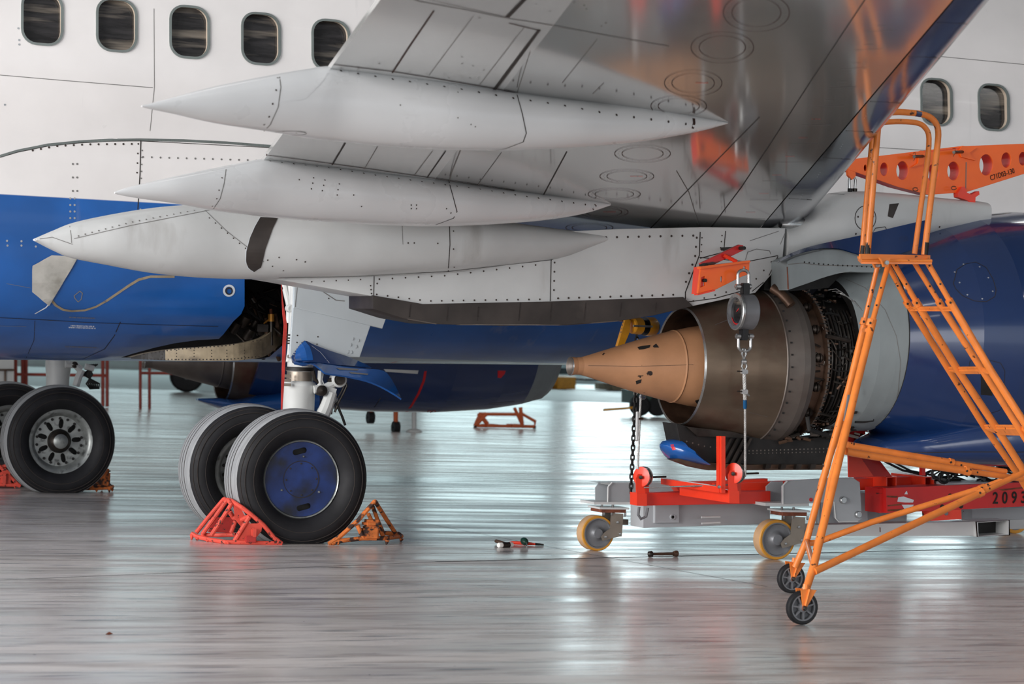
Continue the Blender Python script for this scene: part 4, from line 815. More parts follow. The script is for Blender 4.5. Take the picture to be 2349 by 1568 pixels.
# ------------------------------------------------------------------ wheel chocks
def chock(X, Y, face, key, label, L_=.56, W_=.42, H_=.31, block=False):
    r = thing('wheel_chock', label, 'wheel chock', (X, Y, 0), 'wheel chocks at the main wheels')
    P = lambda u, v, w: Vector((X+u*face, Y+v, w))   # u: 0 at the tyre, growing away
    f = MB(); a = W_/2; t_ = .017
    f.tube([P(0, -a, .03), P(L_, -a, .045), P(L_+.05, -a*.4, .05), P(L_+.05, a*.4, .05), P(L_, a, .045), P(0, a, .03)], t_, key, 9)
    for v in (-a, a): f.tube([P(.0, v, .02), P(L_*.55, v*.8, H_)], t_, key, 9)
    f.tube([P(L_*.55, -a*.8, H_), P(L_*.58, 0, H_+.015), P(L_*.55, a*.8, H_)], t_, key, 9)
    for v in (-a, -a*.35, a*.35, a): f.tube([P(L_+.02, v, .05), P(L_*.58, v*.8, H_)], t_*.9, key, 9)
    for (u, v) in ((L_, -a), (L_, a), (L_+.05, -a*.35), (L_+.05, a*.35), (.05, -a), (.05, a), (L_*.6, -a)): f.lathe(P(u, v, .045), (0, 0, -1), [(0, .016), (.03, .012), (.044, .001)], key, 7)
    f.tube([P(L_*.5, -a, .04), P(L_*.22, -a*.95, .14)], t_, key, 8)
    f.build('frame', r)
    if not block:
        s = MB(); A = []; B = []
        for i in range(9):
            q = i/8; u = .03+q*L_*.5; w = .04+H_*.86*(q**1.2); A.append(P(u+.012, -a*.75, w)); B.append(P(u+.012, a*.75, w))
        n = len(A); th = P(.008, 0, 0)-P(0, 0, 0); s.add(A+B+[q+th for q in A]+[q+th for q in B], [[i, i+1, n+i+1, n+i] for i in range(n-1)]+[[2*n+i, 2*n+i+1, 3*n+i+1, 3*n+i] for i in range(n-1)], key)
        s.prism([P(L_*.15, -a-.004, .04), P(L_*.5, -a-.004, .05), P(L_*.26, -a-.004, .19), P(.10, -a-.004, .15)], (0, .008, 0), key)
        s.tube([P(.3, -.05, .26), P(.30, -.13, .20), P(.2, -.16, .19), P(.12, -.17, .21)], .017, key, 8)
        s.box(P(.16, -a-.02, .09), (.05, .03, .10), key, bev=.008); s.build('saddle_plate', r)
    else:
        s = MB(); s.box(P(.22, -a*.7, .125), (.17, .12, .15), key, bev=.02); s.box(P(.24, -a*.95, .20), (.12, .10, .04), key, bev=.015); s.lathe(P(.22, -a-.01, .15), (0, -1, 0), [(0, .03), (.03, .03), (.035, .012), (.03, 0)], key, 12); s.build('hinge_block', r)
    return r
def pxchock(label, key, tubes, plates, spikes, blocks=()):
    xs = [p for t in tubes for p in t[0]]; r = thing('wheel_chock', label, 'wheel chock', oZ(sum(p[0] for p in xs)/len(xs), 1247), 'wheel chocks at the main wheels')
    f = MB()
    for pts, rr_ in tubes: f.tube([oY(x, y, Y) for x, y, Y in pts], rr_, key, 9)
    for (x, y, Y) in spikes:
        q = oY(x, y, Y); f.tube([q, Vector((q.x-.006, q.y, .002))], [.020, .006], key, 6)
    f.build('frame', r)
    for nm, pts, k, d_ in plates: m = MB(); m.prism([oY(*p) for p in pts], (0, d_, 0), k, bev=.002); m.build(nm, r)
    for m in blocks: m.build('hinge_block', r)
M['chockdeep'] = mat('chock_deep_red', (186, 52, 48), .65, var=.15, vs=9, dirt_glare=((84, 46, 40), 30, .6, .04))
t_ = .0165
pxchock('salmon red tubular wheel chock against the left side of the blue-capped tyre', 'chockred', [
  ([(514, 1144, -2.98), (531, 1148, -3.16), (556, 1164, -3.29), (578, 1181, -3.31), (604, 1203, -3.31), (628, 1232, -3.31), (646, 1246, -3.31)], t_),
  ([(514, 1144, -2.98), (480, 1184, -2.98), (450, 1221, -2.98)], t_), ([(520, 1148, -3.06), (494, 1184, -3.06), (464, 1225, -3.06)], t_), ([(524, 1147, -3.16), (530, 1156, -3.2), (522, 1170, -3.2), (484, 1228, -3.2)], t_),
  ([(440, 1223, -2.96), (452, 1230, -3.0), (480, 1237, -3.12), (519, 1243, -3.3), (545, 1243, -3.32), (600, 1245, -3.32), (646, 1246, -3.31)], t_), ([(462, 1226, -3.02), (500, 1227, -3.1), (540, 1226, -3.2)], t_*.9),
  ([(572, 1185, -3.31), (538, 1240, -3.31)], t_), ([(527, 1174, -3.12), (536, 1187, -3.12), (556, 1191, -3.2), (574, 1183, -3.3)], t_*1.1), ([(540, 1195, -3.15), (530, 1222, -3.15)], t_)],
  [('side_plate', [(570, 1201, -3.31), (602, 1200, -3.31), (599, 1218, -3.31), (578, 1243, -3.31), (544, 1242, -3.31)], 'chockred', .008),
   ('side_plate', [(494, 1187, -3.0), (540, 1186, -3.0), (532, 1222, -3.0), (478, 1219, -3.0)], 'chockdeep', .008),
   ('saddle_plate', [(536, 1156, -3.2), (580, 1184, -3.2), (584, 1205, -3.2), (560, 1215, -3.2), (540, 1190, -3.2)], 'chockred', .008)],
  [(441, 1226, -2.97), (453, 1232, -3.02), (476, 1238, -3.12), (524, 1244, -3.31), (644, 1247, -3.31)],
  [MB().box(oY(583, 1222, -3.335), (.04, .03, .07), 'chockred', bev=.008), MB().box(oY(575, 1236, -3.335), (.08, .03, .05), 'chockdeep', bev=.006)])
pxchock('chipped orange and brown wheel chock right of the blue-capped tyre', 'chockrust', [
  ([(754, 1247, -3.31), (780, 1230, -3.31), (820, 1194, -3.30), (852, 1158, -3.30), (860, 1149, -3.30)], t_), ([(860, 1149, -3.30), (884, 1187, -3.14), (910, 1227, -3.0)], t_), ([(854, 1158, -3.1), (864, 1186, -3.08), (878, 1219, -3.05)], t_*.9),
  ([(760, 1246, -3.31), (780, 1240, -3.31), (830, 1234, -3.31), (880, 1234, -3.28), (921, 1229, -3.0), (915, 1224, -2.9), (880, 1222, -2.9)], t_), ([(820, 1204, -3.31), (833, 1234, -3.31)], t_), ([(845, 1178, -3.2), (853, 1194, -3.25)], t_*.9), ([(870, 1210, -3.2), (880, 1232, -3.2)], t_)],
  [], [(757, 1247, -3.31), (888, 1238, -3.28), (921, 1234, -3.0), (776, 1244, -3.31)],
  [MB().box(oY(848, 1222, -3.28), (.12, .10, .10), 'chockrust', bev=.015), MB().box(oY(852, 1200, -3.27), (.13, .10, .06), 'chockrust', bev=.02)])
m = MB(); m.tube([oY(853, 1152, -3.28), oY(857, 1144, -3.28), oY(866, 1146, -3.26)], .014, 'dark', 8)
chock(F_.x-.25, 2.9, -1, 'chockred', 'red wheel chock behind the far tyre at the left picture edge')
chock(F_.x+.20, 2.45, 1, 'chockrust', 'small brown wheel chock right of the far open-hub tyre', L_=.3, W_=.3, H_=.2, block=True)
# ------------------------------------------------------------------ engine dolly
def bp(mb, x0, y0, x1, y1, Y, d, k, y0b=None, y1b=None, bev=0.0):
    """upright plate or beam whose near face spans the given corners at depth Y and runs d metres back"""
    mb.prism(Y3([(x0, y0), (x1, y0b if y0b is not None else y0), (x1, y1b if y1b is not None else y1), (x0, y1)], Y), (0, d, 0), k, bev=bev); return mb
dol = thing('engine_dolly', 'red and grey engine removal dolly on castors under the opened engine', 'dolly', (4, -4.8, 0))
YB = -4.30
d = MB(); bp(d, 1476, 1155, 1765, 1209, -4.0, .22, 'grey', 1155, 1200, .004); d.build('main_beam', dol, 'long grey beam')
d = MB(); bp(d, 1503, 1155, 1556, 1197, -4.03, .03, 'grey', bev=.006); d.lathe(oY(1542, 1185, -4.035), (0, -1, 0), [(0, .022), (.012, .02), (.012, .012), (.002, .01), (.002, 0)], 'grey', 16, keys=['grey', 'grey', 'dark', 'dark']); d.build('cover_plate', dol)
d = MB(); d.lathe(oY(1692, 1180, -4.0), (0, -1, 0), [(.001, .032), (.002, 0)], 'rust', 12); d.lathe(oY(1700, 1180, -4.0), (0, -1, 0), [(.003, .016), (.004, 0)], 'dark', 12); d.lathe(oY(1752, 1177, -4.0), (0, -1, 0), [(.001, .014), (.002, 0)], 'dark', 12)
d.build('drain_hole', dol)
d = MB(); d.tube([oY(1609, 1186, -4.1), oY(1652, 1185, -4.1)], .008, 'palegrey', 8); d.tube([oY(1610, 1200, -4.1), oY(1652, 1198, -4.1)], .008, 'palegrey', 8); d.build('cable_guide', dol)
d = MB(); d.tube([oY(1466, 1162, -4.15), oY(1464, 1180, -4.15), oY(1470, 1190, -4.15), oY(1482, 1184, -4.15), oY(1486, 1164, -4.15)], .011, 'castgrey', 8); d.build('eye_bolt', dol)
def caster(cx_, cy_, contact, rpx, Y, label):
    g = empty('castor', oY(cx_, contact, Y), dol); g['label'] = label
    p = oZ(cx_, contact); r = rpx*pxm(p); c = Vector((p.x, p.y+.0, r)); c_px = cx_
    w = MB(); h = .055
    w.lathe(c, (0, 1, 0), [(-h, r*.86), (-h, r*.96), (-h*.85, r), (h*.9, r), (h, r*.97), (h, r*.8)], 'poly', 44, keys=['polyedge', 'polyedge', 'poly', 'polyedge', 'polyedge'])
    w.lathe(c, (0, 1, 0), [(-h*.98, r*.87), (-h*.98, r*.80), (-h*.7, r*.76), (-h*.6, r*.5), (-h*.75, r*.36), (-h*1.1, r*.26), (-h*1.1, 0)], 'castgrey', 36); w.build('wheel', g)
    s = MB(); k = 2*r/91.0 # metres per px at this scale
    def q(dx, dy, y=0): return c+Vector((dx*k*1.07, y, -dy*k))
    for y in (-.085, .07):
        s.prism([q(12, -3, y), q(4, 8, y), q(8, 18, y), q(46, 8, y), q(58, 6, y), q(60, -52, y), q(28, -54, y), q(27, -14, y)], (0, .01, 0), 'zinc')
    s.box(q(46, -20, 0), (.09, .15, .03), 'zinc'); s.prism([q(60, -36, -.03), q(82, -36, -.03), q(82, -22, -.03), q(60, -22, -.03)], (0, .04, 0), 'zinc')
    for (x_, y_) in ((14, 8), (44, -30), (52, 0)): s.lathe(q(x_, y_, -.085), (0, -1, 0), [(0, .012), (.012, .010), (.014, 0)], 'chrome', 6)
    s.build('fork', g)
    t = MB(); t.box(q(32, -60, 0), (.20, .20, .03), 'rust'); t.box(q(32, -66, 0), (.24, .22, .014), 'palegrey')
    for (x_, y_) in ((8, -54), (28, -54), (64, -52), (2, -72), (30, -72)): t.lathe(q(x_, y_, -.09), (0, 0, -1), [(-.012, .008), (.012, .009), (.02, .005)], 'chrome', 6)
    t.build('swivel_plate', g); return c, k, q
c1 = caster(1364, 1220, 1262, 40.5, -3.7, 'far rear castor with yellowish wheel')
c2 = caster(1774, 1236, 1282, 46, -4.3, 'near rear castor with yellowish wheel')
c3p = oZ(2322, 1222)
d = MB(); c3 = Vector((c3p.x, c3p.y, .14)); d.lathe(c3, (0, 1, 0), [(-.05, .02), (-.05, .11), (-.055, .135), (-.05, .14), (.05, .14), (.05, .1)], 'poly', 32, keys=['castgrey', 'polyedge', 'polyedge', 'poly', 'poly']); d.build('castor', dol)
for (nm, q, rows) in (('rear_bracket', c1[2], [(-30, 230)]), ('near_bracket', c2[2], [(-30, 200)])):
    d = MB(); a = -2 if nm == 'rear_bracket' else -4
    Yq = (c1[0] if nm == 'rear_bracket' else c2[0]).y
    if nm == 'rear_bracket':
        bp(d, 1363, 1151, 1452, 1157, Yq-.13, .26, 'palegrey')
        d.prism(Y3([(1366, 1151), (1366, 1118), (1374, 1107), (1395, 1107), (1396, 1151)], Yq+.10), (0, .012, 0), 'grey'); d.prism(Y3([(1394, 1152), (1394, 1120), (1402, 1107), (1545, 1107), (1556, 1118), (1560, 1143), (1450, 1142), (1444, 1152)], Yq-.10), (0, .012, 0), 'grey')
        d.prism(Y3([(1374, 1107), (1402, 1107), (1545, 1107), (1530, 1106)], Yq-.10), (0, .2, 0), 'palegrey'); d.tube([oY(1394, 1155, Yq-.115), oY(1395, 1116, Yq-.115), oY(1404, 1106, Yq-.115)], .006, 'palegrey', 6)
        bp(d, 1400, 1107, 1556, 1112, Yq-.08, .18, 'palegrey')
    else:
        bp(d, 1756, 1153, 1850, 1160, Yq-.15, .30, 'palegrey'); bp(d, 1850, 1153, 1856, 1160, Yq-.15, .30, 'palegrey')
        d.prism(Y3([(1758, 1152), (1758, 1115), (1770, 1104), (1796, 1104), (1797, 1152)], Yq+.05), (0, .012, 0), 'grey')
        d.prism(Y3([(1796, 1154), (1796, 1115), (1806, 1104), (1900, 1097), (1955, 1096), (1971, 1106), (1976, 1188), (1968, 1194), (1925, 1195), (1917, 1186), (1915, 1150)], Yq-.16), (0, .02, 0), 'grey', bev=.004)
        d.tube([oY(1796, 1156, Yq-.165), oY(1796, 1113, Yq-.165), oY(1806, 1103, Yq-.165)], .007, 'palegrey', 6); d.tube([oY(1913, 1150, Yq-.165), oY(1917, 1188, Yq-.165), oY(1924, 1196, Yq-.165), oY(1968, 1195, Yq-.165)], .005, 'palegrey', 6)
        for (x, y) in ((1931, 1146), (1966, 1179)): d.lathe(oY(x, y, Yq-.16), (0, -1, 0), [(0, .026), (.03, .026), (.035, .022), (.035, 0)], 'chrome', 20)
        d.lathe(oY(1884, 1142, Yq-.1), (-.6, -.8, 0), [(-.03, .03), (.04, .03), (.042, .018), (.02, .016), (.02, 0)], 'castgrey', 18); d.tube([oY(1880, 1150, Yq-.16), oY(1878, 1200, Yq-.16)], .010, 'castgrey', 8); d.lathe(oY(1858, 1145, Yq-.15), (0, -1, 0), [(0, .016), (.02, .014), (.022, 0)], 'red', 10)
    d.build(nm.replace('rear_', 'castor_').replace('near_', 'castor_'), dol)
d = MB(); bp(d, 1915, 1132, 1990, 1206, -4.12, .3, 'grey', 1130, 1204); bp(d, 1990, 1132, 2080, 1206, -4.05, .3, 'grey', 1128, 1198); d.build('side_box', dol)
d = MB(); bp(d, 2230, 1168, 2420, 1195, -4.02, .3, 'grey', 1160, 1188); d.build('side_box', dol)
d = MB(); P = Y3([(1848, 1204), (2242, 1196), (2242, 1228), (1850, 1229)], -4.28); d.prism(P, (0, .16, 0), 'palegrey')
P = Y3([(2238, 1196), (2316, 1192), (2317, 1227), (2241, 1231)], -4.32)
ins = [P[0]*.93+P[2]*.07, P[1]*.95+P[3]*.05, P[2]*.93+P[0]*.07, P[3]*.95+P[1]*.05]
d.prism(P, (0, .20, 0), 'palegrey', holes=[ins]); d.prism(P, (0, .004, 0), 'rust', holes=[[P[0]*.965+P[2]*.035, P[1]*.975+P[3]*.025, P[2]*.965+P[0]*.035, P[3]*.975+P[1]*.025]]); d.prism([p+Vector((0, .17, 0)) for p in ins], (0, .01, 0), 'dark'); bp(d, 2316, 1192, 2420, 1213, -4.0, .16, 'palegrey', 1188, 1210); d.line([(2018, 1200), (2019, 1229)], 2.4, 'rust'); d.build('lower_tube', dol)
d = MB(); bp(d, 1470, 1131, 1766, 1158, YB, .12, 'cart', 1127, 1153, .004); d.build('front_rail', dol, 'red lower rail')
d = MB(); bp(d, 1640, 1110, 2115, 1134, -4.12, .14, 'redorange', 1093, 1118, .004); d.prism(Y3([(1543, 1106), (1640, 1104), (1760, 1098), (1760, 1112), (1600, 1128), (1560, 1128)], -4.08), (0, .10, 0), 'redorange', bev=.003); bp(d, 1620, 1128, 1770, 1136, -4.2, .1, 'cart', 1124, 1132); bp(d, 1596, 1129, 1680, 1137, -4.36, .05, 'palegrey'); d.build('cross_rail', dol, 'bright red upper rail')
d = MB(); bp(d, 1649, 1000, 1657, 1128, -5.16, .04, 'redorange'); bp(d, 1655, 1000, 1664, 1130, -5.18, .06, 'redorange'); bp(d, 1649, 1116, 1664, 1130, -5.15, .95, 'redorange'); d.lathe(oY(1649, 1116, -5.19), (0, -1, 0), [(0, .012), (.012, .01), (.013, 0)], 'chrome', 8); d.build('support_post', dol)
def pulley(x, y, yb, Y, back=.12):
    g = empty('pulley_bracket', oY(x, yb, Y), dol); b = MB(); b.prism(Y3([(x-19, y+4), (x-14, y-6), (x-6, y-6), (x-2, y+2), (x+6, yb), (x-17, yb-2)], Y), (0, .012, 0), 'redorange'); b.prism([p+Vector((.04, .07, 0)) for p in Y3([(x-10, y+4), (x-6, y-2), (x+2, y-2), (x+8, y+4), (x+9, yb-20), (x-9, yb-20)], Y)], (0, .012, 0), 'redorange')
    b.prism(Y3([(x-17, yb-30), (x+6, yb-28), (x+6, yb), (x-17, yb-1)], Y-.01), (0, back, 0), 'redorange'); b.build('cheek_plate', g)
    w = MB(); w.lathe(oY(x, y, Y)+Vector((0, .02, 0)), (.86, .5, 0), [(-.025, 0), (-.025, .060), (-.022, .072), (-.006, .073), (0, .058), (.006, .073), (.022, .072), (.025, .06), (.025, 0)], 'redorange', 36, keys=['redorange', 'redorange', 'chrome', 'darkmetal', 'darkmetal', 'chrome', 'redorange', 'redorange']); w.build('pulley_wheel', g)
    a = MB(); a.tube([oY(x+12, y+1, Y+.02), oY(x+50, y, Y+.03)], .007, 'darkmetal', 8); a.lathe(oY(x-9, y+1, Y), (-.3, -.95, 0), [(0, .014), (.02, .013), (.022, 0)], 'pipe', 10); a.build('axle', g)
pulley(1478, 1093, 1160, -4.36); pulley(1690, 1085, 1154, -5.18, .80)
d = MB(); d.tube([oY(1478, 1118, -4.38), oY(1686, 1111, -5.16)], .005, 'chrome', 8); d.build('level_cable', dol)
d = MB(); bp(d, 2018, 1120, 2036, 1176, -4.45, .22, 'red', 1120, 1175)
P = Y3([(2032, 1119), (2430, 1102), (2430, 1157), (2034, 1176)], -4.5); d.prism(P, (0, .2, 0), 'red'); d.patch([(2060, 1140), (2072, 1138), (2096, 1146)], [(2058, 1150), (2076, 1152), (2094, 1152)], 'whiteink', 6, 2, .003); d.patch([(2068, 1157), (2096, 1157)], [(2076, 1170), (2086, 1170)], 'whiteink', 4, 2, .003); d.patch([(2078, 1126), (2080, 1126)], [(2074, 1133), (2082, 1133)], 'whiteink', 2, 2, .003)
d.patch([(2034, 1136), (2060, 1137)], [(2034, 1140), (2056, 1141)], 'rust', 6, 1, .003); d.patch([(2036, 1158), (2070, 1154)], [(2036, 1161), (2066, 1158)], 'rust', 6, 1, .003); d.patch([(2036, 1168), (2100, 1165)], [(2036, 1172), (2096, 1170)], 'rust', 8, 1, .003)
d.patch([(2290, 1122), (2349, 1116)], [(2300, 1125), (2349, 1119)], 'rust', 6, 1, .003); d.dots([(2161, 1162), (2204, 1160), (2179, 1137)], 6, 'dark', .003, 12)
for i, ch_ in enumerate('2093'): h = d.hit(2276+i*21.5, 1154-i*.5); d.text(ch_, h[0], (1, 0, 0), UP, .125, 'ink', .004, .80, .002)
d.build('rear_rail', dol, 'scratched red rail with stencilled number')
for (x0, x1) in ((2035, 2057), (2123, 2143)):
    d = MB(); P = Y3([(x0-2, 1093), (x1, 1092), (x1, 1117), (x0-2, 1119)], -4.32); I = [P[0]*.9+P[2]*.1, P[1]*.9+P[3]*.1, P[2]*.9+P[0]*.1, P[3]*.9+P[1]*.1]; d.prism(P, (0, .5, 0), 'redorange', holes=[I]); d.prism([p+Vector((0, .4, 0)) for p in I], (0, .01, 0), 'dark'); d.build('square_tube', dol)
d = MB(); d.prism(Y3([(1947, 990), (1978, 992), (2006, 1040), (2046, 1092), (1950, 1094), (1946, 1035)], -4.3), (0, .02, 0), 'red'); d.prism(Y3([(1947, 1045), (1970, 1042), (2004, 1092), (1948, 1094)], -4.35), (0, .02, 0), 'redorange'); bp(d, 1950, 985, 1985, 1020, -4.3, .2, 'red'); d.build('support_horn', dol, 'red angled support plate')
d = MB(); d.prism(Y3([(2133, 1172), (2205, 1168), (2206, 1190), (2137, 1194)], -4.5), (0, .12, 0), 'redorange'); d.prism(Y3([(2118, 1173), (2136, 1172), (2137, 1194), (2120, 1195)], -4.4), (0, .02, 0), 'darkmetal'); d.lathe(oY(2170, 1177, -4.5), (0, -1, 0), [(0, .016), (.01, .014), (.01, 0)], 'castgrey', 10); d.build('mount_block', dol)
for x in (2115, 2243, 2330):
    d = MB(); bp(d, x, 1036+(x-2115)*.03, x+8, 1090, -4.6, .04, 'red'); d.build('strap_bracket', dol)
# clutter of hoses under the fan cowl
cb = MB(); rg = random.Random(5)
for i in range(95):
    x, y = rg.uniform(2120, 2400), rg.uniform(1058, 1108); L_ = rg.uniform(15, 70); a = rg.uniform(-.5, .5); Yd = rg.uniform(-4.5, -4.1)
    cb.tube([oY(x, y, Yd), oY(x+L_*.5*math.cos(a), y+L_*.5*math.sin(a)-rg.uniform(0, 8), Yd), oY(x+L_*math.cos(a), min(1112, y+L_*math.sin(a)), Yd)], rg.uniform(.004, .014), rg.choice(['cable', 'cable', 'pipe', 'dark', 'darkmetal', 'chrome']), 6)
for (x, y) in ((2150, 1085), (2165, 1095)): cb.tube([oY(x+12*math.cos(q*.5), y+12*math.sin(q*.5), -4.5) for q in range(13)], .012, 'cable', 8, closed=False)
cb.tube([oY(2030, 1058, -4.4), oY(2070, 1078, -4.4), oY(2125, 1090, -4.4)], .009, 'cable', 8); cb.tube([oY(2055, 1062, -4.4), oY(2090, 1080, -4.4), oY(2135, 1088, -4.4)], .008, 'cable', 8)
bp(cb, 2170, 1106, 2400, 1112, -4.45, .3, 'grey')
tag(cb.build('hose_bundle'), 'tangle of black hoses and cables lying on the dolly under the blue fan cowl', 'cables', kind='stuff')
# ------------------------------------------------------------------ hoisting gear
def chain(mb, p, q, L_, r, k):
    p, q = Vector(p), Vector(q); D = q-p; n = int(D.length/(L_*.78)); t = D.normalized(); u = t.cross(Vector((0, 1, 0))).normalized(); w = t.cross(u)
    for i in range(n):
        c = p+D*((i+.5)/n); a = (u+w).normalized() if i % 2 else (u-w).normalized(); h, g = L_/2-L_*.27, L_*.27
        pts = [c+t*(h+g*math.sin(x))*1+a*g*math.cos(x) for x in [math.pi*j/5 for j in range(6)]]+[c-t*(h+g*math.sin(x))-a*g*math.cos(x) for x in [math.pi*j/5 for j in range(6)]]
        mb.tube(pts, r, k, 6, closed=True)
    return mb
ho = thing('chain_hoist', 'yellow lever chain hoist hanging behind the tan exhaust cone', 'hoist', oY(1460, 740, -4.15))
h = MB(); c = oY(1474, 748, -4.2); h.lathe(c, (.95, .3, 0), [(-.11, 0), (-.11, .05), (-.10, .058), (-.03, .062), (-.03, .045), (.02, .045), (.02, .068), (.10, .07), (.13, .05), (.135, 0)], 'yellow', 28, keys=['yellow', 'yellow', 'yellow', 'black', 'black', 'black', 'yellow', 'black', 'black']); h.tube([c+Vector((-.12, -.1, 0)), c+Vector((.05, -.06, 0))], .008, 'chrome', 8); h.build('hoist_body', ho)
h = MB(); h.prism(Y3([(1436, 730), (1446, 735), (1442, 765), (1432, 788), (1417, 792), (1428, 755)], -4.26), (0, .03, 0), 'yellow', bev=.004); h.dotline([(1430, 738), (1424, 765)], 8, 2, 'chrome'); h.build('lever', ho)
h = MB(); h.box(oY(1437, 733, -4.2), (.09, .05, .03), 'rust'); h.build('hook_block', ho)
h = MB(); chain(h, oY(1461, 762, -4.15), oY(1458, 905, -4.15), .045, .0055, 'pipe'); chain(h, oY(1458, 900, -4.15), oY(1447, 1131, -4.15), .045, .006, 'dark'); h.build('load_chain', ho)
rp = thing('wire_rope_sling', 'far thin steel rope beside the black chain, ending at the left red pulley', 'wire rope', oY(1462, 1080, -4.3))
def rope(mb, p, q, r, k='ropesteel'):
    p, q = Vector(p), Vector(q); t = (q-p).normalized(); u = t.cross(Vector((0, 1, 0))).normalized(); w = t.cross(u); n = int((q-p).length/.006)
    for s_ in range(4): mb.tube([p+(q-p)*i/n+(u*math.cos(i*.55+s_*1.571)+w*math.sin(i*.55+s_*1.571))*r*.55 for i in range(n+1)], r*.55, k, 5)
h = MB(); rope(h, oY(1470, 905, -4.3), oY(1463, 1075, -4.42), .008); h.build('rope', rp)
h = MB(); h.tube([oY(1462, 945, -4.35), oY(1461, 1010, -4.45)], .011, 'palegrey', 8); h.tube([oY(1460, 960, -4.36), oY(1475, 960, -4.36)], .008, 'bronze', 6); h.lathe(oY(1473, 910, -4.3), (0, -1, 0), [(-.02, .02), (.03, .02), (.03, .008)], 'chrome', 10); h.build('rope_clamp', rp)
Ys_ = -5.50
br = thing('hoist_bracket', 'orange steel bracket bolted to the grey pylon side', 'bracket', oY(1655, 635, -5.2))
h = MB(); h.prism(Y3([(1608, 612), (1719, 598), (1717, 628), (1700, 634), (1640, 664), (1601, 674)], -5.40), (0, .02, 0), 'orange', holes=[Y3(circ((1655, 640), 3.5, 14, 8), -5.40), Y3([(1608, 635), (1618, 632), (1618, 655), (1606, 660)], -5.40), Y3(circ((1708, 614), 4, 12, 5), -5.40)], bev=.002)
h.prism(Y3([(1607, 611), (1720, 597), (1722, 601), (1608, 617)], -5.44), (0, .06, 0), 'orange'); h.prism(Y3([(1601, 674), (1640, 664), (1641, 667), (1601, 677)], -5.44), (0, .06, 0), 'redorange')
h.build('side_plate', br); h = MB(); h.prism([p+Vector((0, 0, 0)) for p in Y3([(1606, 612), (1601, 674), (1612, 672), (1616, 612)], -5.38)], (0, .10, 0), 'redorange'); h.build('end_plate', br)
h = MB(); h.prism(Y3([(1608, 604), (1695, 562), (1704, 563), (1705, 573), (1620, 614), (1610, 614)], -5.34), (0, .03, 0), 'red', bev=.003); h.build('diagonal_arm', br); h = MB(); h.tube([oY(1661, 585, -5.36), oY(1690, 600, -5.38)], .014, 'redorange', 8); h.build('tie_rod', br)
for (x, y) in ((1700, 569), (1613, 608), (1611, 643)): h = MB(); h.lathe(oY(x, y, -5.36), (0, -1, 0), [(-.30 if x == 1700 else -.04, .012), (0, .013), (.05, .013), (.052, 0)], 'dark', 10); h.build('bolt', br)
lc = thing('load_cell', 'round steel dial load gauge hanging by shackles from the orange bracket', 'load gauge', oY(1705, 715, Ys_))
def shackle(name, xc, yt, yb, w, up, par, r=.011):
    s = MB(); P = []
    for i in range(9):
        a = math.pi*i/8; P.append((xc-w*math.cos(a), (yt+w*.9-w*.9*math.sin(a)) if up else (yt-w*.9+w*.9*math.sin(a))))
    P = [(P[0][0], yb)]+P+[(P[-1][0], yb)]; s.tube([oY(x, y, Ys_) for x, y in P], r, 'chrome', 10)
    s.tube([oY(xc-w-7, yb, Ys_), oY(xc+w+7, yb, Ys_)], r*.9, 'chrome', 10)
    for q in (-w, w): s.lathe(oY(xc+q, yb, Ys_), (1, 0, 0), [(-.015, 0), (-.015, .019), (.015, .019), (.015, 0)], 'chrome', 14)
    return s.build(name, par)
shackle('upper_shackle', 1705, 619, 657, 12.5, True, lc)
for q_ in ((1709, 663), (1706, 766)): h = MB(); h.box(oY(*q_, Ys_), (.055, .05, .085), 'black', bev=.006); h.build('eye_lug', lc)
h = MB(); c = oY(1708, 715, Ys_); h.lathe(c, (-1, 0, 0), [(-.065, 0), (-.065, .11), (-.055, .122), (.05, .122), (.055, .128), (.07, .128), (.075, .122), (.075, .098), (.055, .094), (.055, 0)], 'castgrey', 44, keys=['castgrey', 'castgrey', 'castgrey', 'castgrey', 'chrome', 'chrome', 'chrome', 'castgrey', 'glass']); h.build('gauge_housing', lc)
h = MB(); ax = Vector((-1, 0, 0)); h.lathe(c+ax*.057, ax, [(0, .09), (.001, .082)], 'ribred', 40, a0=.5, a1=3.8); h.tube([c+ax*.062, c+ax*.062+Vector((.02, -.04, .05))], .003, 'ribred', 5); h.build('dial_mark', lc)
shackle('lower_shackle', 1708, 806, 771, 14, False, lc)
r2 = thing('wire_rope_sling', 'near steel wire rope hanging from the round gauge to the right red pulley', 'wire rope', oY(1708, 1085, Ys_))
h = MB(); h.tube([oY(1704, 800, Ys_), oY(1702, 812, Ys_), oY(1706, 824, Ys_), oY(1711, 812, Ys_), oY(1709, 800, Ys_)], .009, 'chrome', 8, closed=True); h.lathe(oY(1707, 829, Ys_), (1, -.2, 0), [(-.02, .008), (-.012, .02), (.012, .02), (.02, .008)], 'chrome', 12); h.tube([oY(1707, 852, Ys_), oY(1701, 840, Ys_), oY(1704, 830, Ys_), oY(1710, 830, Ys_), oY(1713, 840, Ys_), oY(1707, 852, Ys_)], .007, 'chrome', 8); h.build('thimble', r2)
h = MB(); rope(h, oY(1707, 850, Ys_), oY(1709, 925, Ys_+.02), .012); rope(h, oY(1709, 925, Ys_+.02), oY(1709.5, 1092, -5.2), .008); h.tube([oY(1709, 900, Ys_), oY(1716, 905, Ys_), oY(1720, 908, Ys_)], [.006, .009, .004], 'chrome', 6); h.build('rope', r2)
for y in (851, 897): h = MB(); h.tube([oY(1691, y, Ys_-.02), oY(1714, y+1, Ys_-.02)], .005, 'pipe', 6); h.box(oY(1707, y+1, Ys_-.01), (.05, .03, .03), 'chrome', bev=.004); h.build('rope_clamp', r2); h = MB(); h.tube([oY(1709, 917, Ys_+.01), oY(1709, 936, Ys_+.03)], .013, 'blueband', 10); h.build('blue_tape', r2)
